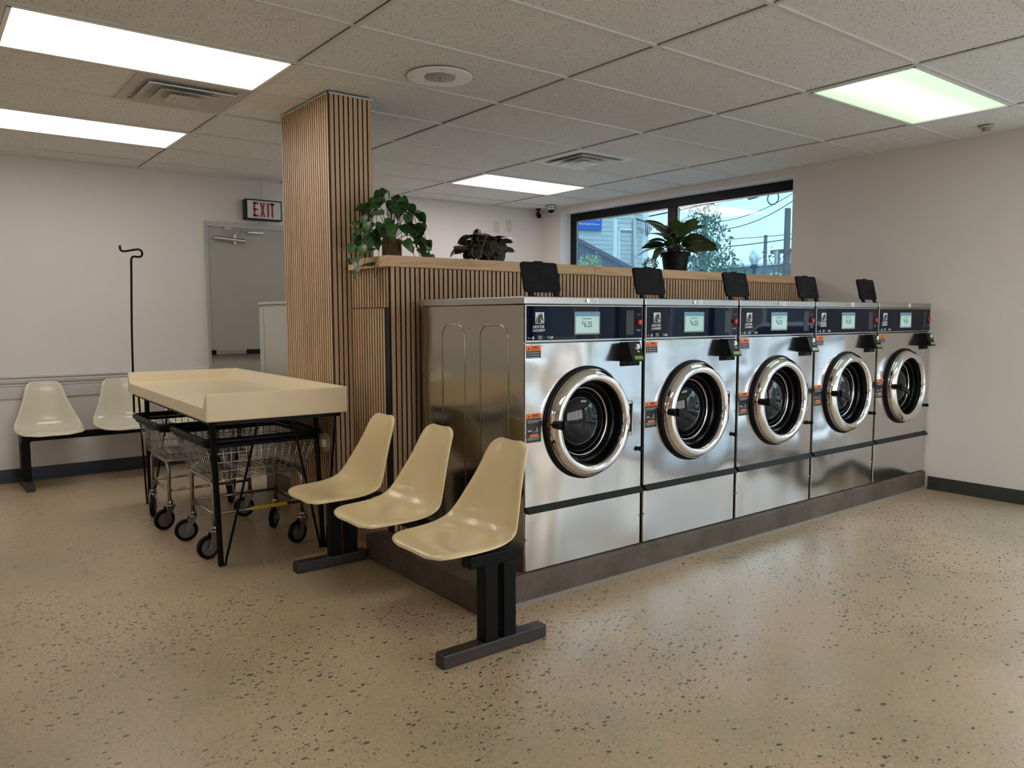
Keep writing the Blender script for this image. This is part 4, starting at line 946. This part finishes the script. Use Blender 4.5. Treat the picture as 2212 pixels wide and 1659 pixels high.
# trailing pothos in a rope-wrapped pot
p = thing('trailing_plant', 'trailing heart-leaved plant in a brown rope pot on the ledge corner', 'potted plant', (.556, .720, LZ))
pp = [(0, .001), (.051, .001)]
for k_ in range(14): z_ = .004+k_*.0072; pp += [(.0525, z_), (.0565, z_+.0036)]
pp += [(.053, .106), (.047, .106), (.046, .085), (0, .085)]
MB().lathe(pp, n=32).build('rope_pot', M_ROPE, p, smooth='auto')
MB().lathe([(0, .090), (.046, .087)], n=16).build('soil', M_SOIL, p)
fo = MB(); sm = MB()
def vine(az, reach, rise, drop, nl, ls=.072):
    d = Vector((cos(az), sin(az), 0)); P0 = Vector((0, 0, .09)); pts = []
    for k in range(9):
        u = k/8; pts.append(P0+d*(reach*u**.9)+Vector((0, 0, rise*sin(pi*min(1, u*1.15))*1.0-drop*u**2.2)))
    sm.tube([tuple(x) for x in pts], [.0022]*4+[.0016]*5, 5)
    for k in range(nl):
        u = .25+.75*(k+.6)/nl; q = pts[min(8, int(u*8))]; 
        yaw = az+rnd.uniform(-1.5, 1.5); pit = rnd.uniform(-1.25, .3)-.2*u
        L = ls*rnd.uniform(.8, 1.25)
        off = Vector((cos(yaw), sin(yaw), rnd.uniform(-.3, .9)))*.018
        sm.tube([tuple(q), tuple(q+off)], .0012, 4)
        fo.leaf(rotm(q+off, yaw, pit, rnd.uniform(-.7, .7)), L, L*.80, 'heart', rnd.uniform(.1, .45), rnd.uniform(.05, .3), 6)
view = math.atan2(CAM.y-.72, CAM.x-.556)     # towards the room
for az, rch, rs, dr_, nl in ((radians(215), .20, .12, .20, 6), (radians(200), .26, .10, .20, 7), (radians(185), .30, .12, .16, 7), (radians(232), .22, .16, .12, 6), (radians(170), .24, .20, .06, 6),
                        (radians(-40), .20, .12, .24, 7), (radians(-20), .28, .12, .24, 7), (radians(-5), .28, .20, .14, 7), (radians(10), .24, .24, .02, 6), (radians(-60), .17, .16, .18, 6),
                        (radians(60), .12, .26, -.02, 5), (radians(120), .12, .28, -.04, 5), (radians(250), .12, .22, .02, 5), (radians(-80), .10, .22, .0, 5), (radians(90), .05, .28, -.05, 4), (radians(150), .2, .24, .0, 5), (radians(30), .20, .26, .0, 5),
                        (radians(195), .28, .06, .14, 6), (radians(-30), .27, .06, .16, 6)):
    vine(az, rch, rs, dr_, nl)
sm.build('stems', M_STEM, p); fo.build('foliage', M_POTHOS, p, smooth=True, fix=False)
# dark painted-leaf plant
p = thing('painted_leaf_plant', 'dark round-leaved plant with pink leaf margins on the ledge', 'potted plant', (1.215, .760, LZ))
MB().lathe([(0, .001), (.040, .001), (.047, .055), (.047, .062), (.043, .062), (.042, .050), (0, .048)], n=28).build('pot', M_POT, p, smooth='auto')
fo = MB(); sm = MB()
for k_ in range(58):
    az = rnd.uniform(0, 2*pi); el = rnd.uniform(.0, 1.35); r_ = rnd.uniform(.08, .145)
    q = Vector((cos(az)*cos(el)*r_, sin(az)*cos(el)*r_*.9, .085+sin(el)*r_*.9))
    sm.tube([(q.x*.2, q.y*.2, .05), (q.x*.7, q.y*.7, q.z*.8+.01), tuple(q)], .0022, 4)
    L = rnd.uniform(.085, .12); fo.leaf(rotm(q, az+rnd.uniform(-.7, .7), rnd.uniform(-1.35, .25), rnd.uniform(-.6, .6)), L, L*.74, 'round', rnd.uniform(.1, .4), rnd.uniform(0, .25), 6)
sm.build('stems', M_STEM, p); fo.build('foliage', M_CALA, p, smooth=True, fix=False)
# striped plant in black nursery pot
p = thing('striped_leaf_plant', 'leafy plant with striped green leaves in a black pot before the window', 'potted plant', (2.930, .730, LZ))
MB().lathe([(0, .001), (.082, .001), (.098, .118), (.108, .119), (.110, .150), (.103, .150), (.100, .125), (0, .120)], n=36).build('pot', M_POT, p, smooth='auto')
fo = MB(); sm = MB()
for k_ in range(34):
    az = 2*pi*k_/34*5.3+rnd.uniform(-.2, .2); t_ = (k_ % 4)/3; el = [-.1, .15, .35, .7][k_ % 4]+rnd.uniform(-.1, .15)
    q = Vector((cos(az)*.075*(1.2-t_*.6), sin(az)*.075*(1.2-t_*.6), .165+t_*.085+rnd.uniform(0, .02)))
    sm.tube([(q.x*.3, q.y*.3, .12), tuple(q)], .003, 5)
    L = rnd.uniform(.17, .24); fo.leaf(rotm(q, az, el+.12, rnd.uniform(-.6, .6)), L, L*.50, 'lance', rnd.uniform(.15, .50), rnd.uniform(.1, .45), 9)
sm.build('stems', M_STEM, p); fo.build('foliage', M_AGLA, p, smooth=True, fix=False)
# little round topiary beside it
p = thing('small_round_plant', 'tiny round bright green bush behind the black-potted plant', 'potted plant', (2.790, .845, LZ))
MB().lathe([(0, .001), (.028, .001), (.034, .038), (.031, .038), (0, .034)], n=20).build('pot', M_POT, p, smooth='auto')
fo = MB()
for k_ in range(420):
    v_ = Vector((rnd.gauss(0, 1), rnd.gauss(0, 1), rnd.gauss(0, 1))).normalized()*rnd.uniform(.03, .055)
    fo.leaf(rotm(v_+Vector((0, 0, .062)), math.atan2(v_.y, v_.x), rnd.uniform(-.5, 1), rnd.uniform(-1, 1)), .014, .010, 'round', .1, .1, 2)
fo.build('foliage', M_BOX, p, fix=False)

# ------------------------------------------------------------------ outdoors
def ray(u, v):
    d = fw+(u-1106)/F_PX*r2-(v-829.5)/F_PX*u2
    return d
def atX(u, v, x): d = ray(u, v); return CAM+d*((x-CAM.x)/d.x)
M_ASPH = mat('asphalt', (0.13, 0.13, 0.13), 0.85, noise=0.25, nscale=4, bump=.4, bscale=80)
M_WALK = mat('sidewalk', (0.50, 0.48, 0.44), 0.85, noise=0.1, nscale=2)
M_BARK = mat('bark', (0.10, 0.075, 0.055), 0.9, noise=.3)
M_LEAFT = mat('tree_leaves', (0.10, 0.17, 0.055), 0.6, noise=.5, nscale=1.5)
M_LEAFB = mat('bush_leaves', (0.30, 0.38, 0.13), 0.6, noise=.4, nscale=6)
M_WOODP = mat('pole_wood', (0.16, 0.12, 0.10), 0.9, noise=.3, nscale=5)
M_WIRE = mat('cable_black', (0.01, 0.01, 0.01), 0.6)
def clapboard(name, col, pitch):
    m, nt, b = newmat(name); L = nt.links.new
    t = N(nt, 'ShaderNodeTexCoord'); s_ = N(nt, 'ShaderNodeSeparateXYZ'); L(t.outputs['Object'], s_.inputs[0])
    a = N(nt, 'ShaderNodeMath', operation='MULTIPLY'); L(s_.outputs['Z'], a.inputs[0]); a.inputs[1].default_value = 1/pitch
    f_ = N(nt, 'ShaderNodeMath', operation='FRACT'); L(a.outputs[0], f_.inputs[0])
    r = ramp(nt, [(0.0, tuple(c*.35 for c in col)), (0.09, tuple(c*.45 for c in col)), (0.13, col), (1.0, col)]); L(f_.outputs[0], r.inputs[0]); L(r.outputs[0], b.inputs['Base Color'])
    bp = N(nt, 'ShaderNodeBump', Strength=1.0, Distance=.03); L(f_.outputs[0], bp.inputs['Height']); L(bp.outputs[0], b.inputs['Normal']); b.inputs['Roughness'].default_value = .6
    return m
def brickm(name, c1, c2, mortar, scale):
    m, nt, b = newmat(name); L = nt.links.new
    t = N(nt, 'ShaderNodeTexCoord'); mp = N(nt, 'ShaderNodeMapping'); mp.inputs['Rotation'].default_value = (radians(90), 0, radians(90)); L(t.outputs['Object'], mp.inputs['Vector'])
    k_ = N(nt, 'ShaderNodeTexBrick', Scale=scale); k_.inputs['Color1'].default_value = (*c1, 1); k_.inputs['Color2'].default_value = (*c2, 1); k_.inputs['Mortar'].default_value = (*mortar, 1)
    L(mp.outputs[0], k_.inputs['Vector']); L(k_.outputs['Color'], b.inputs['Base Color']); b.inputs['Roughness'].default_value = .85
    return m
M_CLAP = clapboard('white_clapboard', (0.72, 0.73, 0.74), .115)
M_SHIN = clapboard('grey_shingle', (0.17, 0.17, 0.19), .07)
M_BRICK = brickm('red_brick', (0.30, 0.13, 0.10), (0.24, 0.10, 0.08), (0.3, 0.27, 0.24), 5.0)
M_SIGNB = mat('sign_blue', (0.005, 0.10, 0.52), 0.5)
M_HTRIM = mat('house_trim', (0.8, 0.8, 0.8), .5)
M_WPANE = mat('far_window', (0.12, 0.16, 0.2), .1)
st(MB().box(4.8, 60, -40, 60, -.32, -.20).build('street_ground', M_ASPH)); st(MB().box(-30, 4.8, -40, -5.9, -.32, -.20).build('street_ground', M_ASPH))
st(MB().box(4.65, 6.9, -30, 40, -.20, -.06).box(-30, 4.65, -7.9, -5.9, -.20, -.06).build('pavement', M_WALK))

# white clapboard house: facade runs from near left to far right
HC = Vector((14.0, 11.19, -.2)); HR = radians(72.4); HN = Vector((cos(HR), sin(HR), 0)); HD = Vector((-sin(HR), cos(HR), 0))
def fac(u, v, off=0.0):
    d = ray(u, v); t = (HC+HN*off-CAM).dot(HN)/d.dot(HN); p_ = CAM+d*t-HC; return p_.dot(HD), p_.z
hs = thing('clapboard_house', 'white clapboard house seen through the left window pane', 'house', HC, HR)
MB().box(0, 6, 0, 9, 0, 6.6).build('walls', M_CLAP, hs)
MB().box(-.03, .03, -.03, .14, 0, 6.6).build('corner_board', M_HTRIM, hs)
MB().prism([(-.4, 6.5), (9.4, 6.5), (4.5, 9.5)], -.4, 6.4, 'X').build('roof', M_SHIN, hs)
yp = fac(1368, 500)[0]; zp = fac(1368, 474)[1]; yd = fac(1328, 500)[0]; zd = fac(1328, 474)[1]
MB().box(-.06, 0, yd-.05, yd+.06, 0, zd).build('downpipe', M_HTRIM, hs)
MB().cyl((-.08, yp, 0), (-.08, yp, zp), .06, 10).build('service_pipe', M_ALU, hs)
wb = MB()
for k_ in range(4):
    ya, za = fac(1368, 472+k_); yb_, zb = fac(1385+4*k_, 482); yc, zc = fac(1391+3*k_, 512-4*k_)
    wb.tube([(-.10, ya, za), (-.20, yb_, zb), (-.16, yc, zc)], .014, 5)
wb.build('drop_wire', M_WIRE, hs)
ya, za = fac(1334, 493); yb_, zb = fac(1362, 580)
MB().box(-.05, 0, ya-.05, ya, zb, za).box(-.05, 0, yb_, ya, za-.05, za).build('window_trim', M_HTRIM, hs)
yr, zt_ = fac(1297, 468); yr, zb = fac(1297, 498)
sg = thing('blue_sign', 'blue sign with white lettering on the clapboard house', 'sign', HC+HD*yr-HN*.03+Vector((0, 0, zb)), HR)
MB().box(-.04, 0, 0, 2.1, 0, .85).build('panel', M_SIGNB, sg)
TX = Matrix(((0, 0, -1, -.045), (-1, 0, 0, 0), (0, 1, 0, 0), (0, 0, 0, 1)))
text('lettering', 'Parenthood', .155, M_HTRIM, sg, Matrix.Translation((0, .06, .245)) @ TX, align='RIGHT', ext=.002)
text('lettering', 'David S. West Health Center', .075, M_HTRIM, sg, Matrix.Translation((0, .05, .12)) @ TX, align='RIGHT', ext=.002)
# low shingled gable in front of it
y1_, z1_ = fac(1247, 514, -1.8); y2_, z2_ = fac(1366, 577, -1.8); sl_ = (z1_-z2_)/(y1_-y2_)
gr_ = thing('shingled_garage', 'dark shingled gable of the low garage in front of the clapboard house', 'garage', HC-HN*1.8, HR)
ym = y1_+.9
MB().prism([(y2_+.15, 0), (ym+2, 0), (ym+2, z1_+.9*sl_-2*sl_-.1), (ym, z1_+.9*sl_-.1), (y2_+.15, z2_-.03)], .02, 1.2, 'X').build('walls', M_SHIN, gr_)
MB().prism([(y2_-.2, z2_-.2*sl_-.1), (ym, z1_+.9*sl_-.1), (ym, z1_+.9*sl_), (y2_-.2, z2_-.2*sl_)], -.05, 1.25, 'X').build('roof_slope', M_SHIN, gr_)

def crown(b, c, rad, n, ls, rng):
    for _ in range(n):
        v_ = Vector((rng.gauss(0, 1), rng.gauss(0, 1), rng.gauss(0, 1))).normalized()*(rng.random()**.4)
        p_ = Vector(c)+Vector((v_.x*rad[0], v_.y*rad[1], v_.z*rad[2])); R3 = Euler((rng.uniform(0, 6), rng.uniform(0, 6), rng.uniform(0, 6))).to_matrix()
        L_ = ls*rng.uniform(.6, 1.3); vs = [b.bm.verts.new(p_+R3 @ Vector(q)) for q in ((-L_, 0, 0), (0, -L_*.5, 0), (L_, 0, L_*.2), (0, L_*.5, 0))]; b.bm.faces.new(vs)
def tree(name, label, base, h, blobs, n, ls, m, seed):
    t = thing(name, label, 'tree', base); rng = random.Random(seed)
    b = MB().tube([(0, 0, 0), (.05, 0, h*.35), (-.05, .05, h*.7), (0, 0, h*.9)], [.16, .13, .08, .03], 8)
    for k_ in range(7): a = rng.uniform(0, 6.3); z_ = h*rng.uniform(.3, .7); b.tube([(0, 0, z_), (cos(a)*.6, sin(a)*.6, z_+.6), (cos(a)*1.0, sin(a)*1.0, z_+1.2)], [.05, .035, .015], 5)
    b.build('trunk', M_BARK, t, smooth=True)
    f_ = MB()
    for (c, r_) in blobs: crown(f_, c, r_, int(n*r_[0]*r_[2]), ls, rng)
    f_.build('crown', m, t, fix=False)
tree('street_tree', 'tall leafy tree behind the window plant in the right pane', (22.0, 15.6, -.2), 5.6, [((0, 0, 3.0), (1.5, 1.35, 1.3)), ((.1, .1, 4.2), (1.1, 1.0, 1.1)), ((0, .1, 5.1), (.7, .55, .8)), ((0, -1.3, 2.6), (1.2, 1.0, .9)), ((0, .6, 2.0), (1.4, 1.2, 1.0))], 700, .075, M_LEAFT, 3)
tree('thin_tree', 'sparse low tree right of the tall street tree', (24.0, 14.0, -.2), 3.6, [((0, 0, 3.3), (1.0, .9, .8)), ((0, -.9, 2.9), (.9, .9, .5))], 160, .06, M_LEAFT, 5)
q = atX(1262, 562, 8.2)
bu = thing('light_green_bush', 'pale green bush at the lower left corner of the window', 'bush', (8.2, q.y, -.06))
f_ = MB(); rng = random.Random(4); crown(f_, (0, 0, 1.2), (.5, .45, 1.0), 900, .035, rng); crown(f_, (0, -.05, q.z-.05), (.30, .26, .22), 420, .03, rng); crown(f_, (0, -.32, q.z-.12), (.12, .10, .30), 120, .03, rng); f_.build('leaves', M_LEAFB, bu, fix=False)
MB().tube([(0, 0, 0), (0, .03, .8), (.02, -.05, q.z-.1)], [.03, .02, .008], 6).build('stem', M_BARK, bu)
# poles, lamp, wires
def pole(u, v, x, label, r_=.13, arms=()):
    q = atX(u, v, x); t = thing('utility_pole', label, 'utility pole', (x, q.y, -.2), 0)
    MB().cyl((0, 0, 0), (0, 0, q.z+.2), r_, 12, r_*.75).build('post', M_WOODP, t, smooth='auto')
    for (dz, w_) in arms: MB().box(-.05, .05, -w_, w_, q.z+.2-dz-.06, q.z+.2-dz+.06).build('crossarm', M_WOODP, t)
    return t
up_ = pole(1702, 450, 20, 'thick utility pole at the right edge of the window', .12, ((1.30, .55),))
MB().cyl((-.2, .2, 3.1), (-.2, .2, 3.5), .09, 12).build('transformer', M_ALU, up_)
pole(1654, 508, 26, 'thin utility pole left of the thick one', .09)
q = atX(1630, 537, 17)
lp = thing('street_lamp', 'post-top street lamp with a clear acorn globe', 'street lamp', (17, q.y, -.2))
MB().cyl((0, 0, 0), (0, 0, q.z-.32), .06, 10, .045).lathe([(.05, q.z-.36), (.12, q.z-.33), (.12, q.z-.28), (.07, q.z-.24)], n=14).build('post', M_BLACK, lp, smooth='auto')
MB().lathe([(.07, q.z-.24), (.14, q.z-.10), (.14, q.z+.0), (.08, q.z+.12), (0, q.z+.22)], n=14).build('globe', mat('lamp_globe', (.75, .8, .82), .2), lp, smooth=True)
def wire(label, p, r_=.016):
    a = Vector(p[0]); c = Vector(p[-1]); pts = []
    for k_ in range(13):
        u = k_/12; q = a.lerp(c, u); q.z -= p[1]*4*u*(1-u); pts.append(tuple(q))
    return tag(MB().tube(pts, r_, 5).build('overhead_wire', M_WIRE), label, 'wire')
def ww(u0, v0, x0, u1, v1, x1, sag, r_, label): wire(label, (atX(u0, v0, x0), sag, atX(u1, v1, x1)), r_)
ww(1330, 481, 18, 1760, 385, 16, .05, .022, 'thick overhead cable crossing the top of both panes')
ww(1330, 466, 19, 1760, 380, 18, .05, .010, 'thin overhead wire just above the thick cable')
ww(1380, 496, 20, 1500, 472, 20, .05, .012, 'short wire left of the mullion below the cable')
ww(1465, 480, 18.5, 1560, 428, 18.5, .02, .010, 'steep wire right of the mullion rising over the tree')
ww(1540, 480, 18, 1760, 385, 18, .25, .010, 'long sagging wire above the tree, the upper of the pair')
ww(1540, 497, 18, 1760, 398, 18, .30, .012, 'long sagging wire above the tree, the lower of the pair')
ww(1570, 517, 24, 1735, 503, 24, .02, .012, 'level wire low in the right pane, upper one')
ww(1570, 533, 24, 1735, 512, 24, .02, .018, 'level wire low in the right pane, lower one')
q = atX(1670, 428, 16)
MB_ = MB()
for k_ in range(2): MB_.tube([(0, (.155+.012*k_)*cos(2*pi*j/30), (.155+.012*k_)*sin(2*pi*j/30)) for j in range(30)], .010, 6, True)
o = MB_.build('cable_coil', M_WIRE); o.location = q; tag(o, 'round coil of spare cable hanging from the overhead line', 'cable coil')
q = atX(1629, 427, 16)
o = MB().cyl((0, .17, 0), (0, -.12, .03), .045, 12).cyl((0, -.12, .03), (0, -.24, .045), .022, 10).build('splice_case', M_ALU); o.location = q; tag(o, 'grey splice case on the overhead cable beside the coil', 'splice case')
# brick building beyond
bb = thing('brick_building', 'low red brick building beyond the poles at the lower right of the window', 'building', (29, 14.4, -.2))
MB().box(0, 8, 0, 6.4, 0, 3.75).box(0, 8, 0, 1.9, 3.75, 4.2).box(1, 2, 2.4, 3.0, 3.75, 4.5).build('walls', M_BRICK, bb)
MB().box(-.15, 8, -.1, 1.95, 4.2, 4.3).box(-.15, 8, 1.95, 6.45, 3.75, 3.85).build('cornice', M_HTRIM, bb)
for y_ in (.5, 1.3, 2.6, 3.8, 5.0):
    f_ = MB().box(-.05, .02, y_, y_+.55, 2.4, 3.4).build('window_frame', M_HTRIM, bb); MB().box(-.06, .0, y_+.06, y_+.49, 2.46, 3.34).build('pane', M_WPANE, f_)
bb2 = thing('brick_row_house', 'violet brick house glimpsed between the clapboard house and the mullion', 'house', (27, 21.2, -.2))
MB().box(0, 6, 0, 5, 0, 3.55).build('walls', M_BRICK, bb2)
for y_ in (.5, 1.8, 3.1): MB().box(-.05, .02, y_, y_+.7, 2.2, 3.2).build('window_frame', M_HTRIM, bb2)

# parked cars and trees that the washers mirror through the storefront
def car(label, loc, rz, paint):
    t = thing('parked_car', label, 'car', loc, rz, None)
    prof = [(-2.2, .32), (-2.22, .62), (-2.12, .82), (-1.2, .92), (-.55, 1.38), (.75, 1.42), (1.5, .98), (2.1, .90), (2.2, .62), (2.18, .32)]
    MB().prism(prof, -.86, .86, 'Y').build('body', paint, t, bevel=.07, seg=3)
    MB().prism([(-1.08, .95), (-.52, 1.33), (.70, 1.36), (1.36, .98)], -.875, .875, 'Y').build('side_glass', M_DGLASS, t, bevel=.02)
    MB().prism([(-1.24, .93), (-.60, 1.375), (-.52, 1.36), (-1.16, .92)], -.74, .74, 'Y').build('windscreen', M_DGLASS, t)
    for x_ in (-1.38, 1.38):
        for y_ in (-.80, .80): MB().lathe([(0, -.11), (.19, -.11), (.20, -.09), (.32, -.10), (.33, 0), (.32, .10), (.20, .09), (.19, .11), (0, .11)], (x_, y_, .33), 'Y', 24).build('wheel', M_RUBBER, t, smooth='auto')
    return t
car('silver car parked outside the storefront', (9.3, -4.2, -.2), radians(96), mat('paint_silver', (.45, .47, .5), .2, .6, coat=1))
car('dark blue car parked behind the silver one', (9.5, 1.4, -.2), radians(88), mat('paint_blue', (.02, .04, .10), .2, .2, coat=1))
for i_, (x_, y_, h_) in enumerate(((17, -9, 6.5), (19, -3.5, 7.5), (18, 2.0, 6.0), (16, -15, 7))):
    tree('street_tree', ['tree across the street, leftmost as seen from the storefront', 'tallest tree across the street', 'tree across the street, nearest the crossing', 'tree across the street, farthest down the road'][i_], (x_, y_, -.2), h_, [((0, 0, h_*.55), (2.0, 2.0, 1.8)), ((.2, .4, h_*.8), (1.5, 1.5, 1.4))], 220, .16, M_LEAFT, 20+i_)

# unseen low shops, added to block bright sky mirrored in the steel fronts
ac = thing('added_shop_row', 'added low brick shop row across the street, out of view', 'building', (16.5, -24, -.2))
MB().box(0, 7, 0, 27, 0, 4.6).box(0, 7, 3, 11, 4.6, 5.6).build('walls', M_BRICK, ac)
MB().box(-.2, 7.1, -.1, 27.1, 4.4, 4.65).box(-.2, 7.1, 2.9, 11.1, 5.5, 5.75).build('cornice', M_HTRIM, ac)
for k_ in range(8):
    y_ = 1.0+3.2*k_
    f_ = MB().box(-.06, .05, y_, y_+2.2, .7, 2.9).build('shop_window', M_HTRIM, ac); MB().box(-.08, 0, y_+.1, y_+2.1, .8, 2.8).build('pane', M_WPANE, f_)
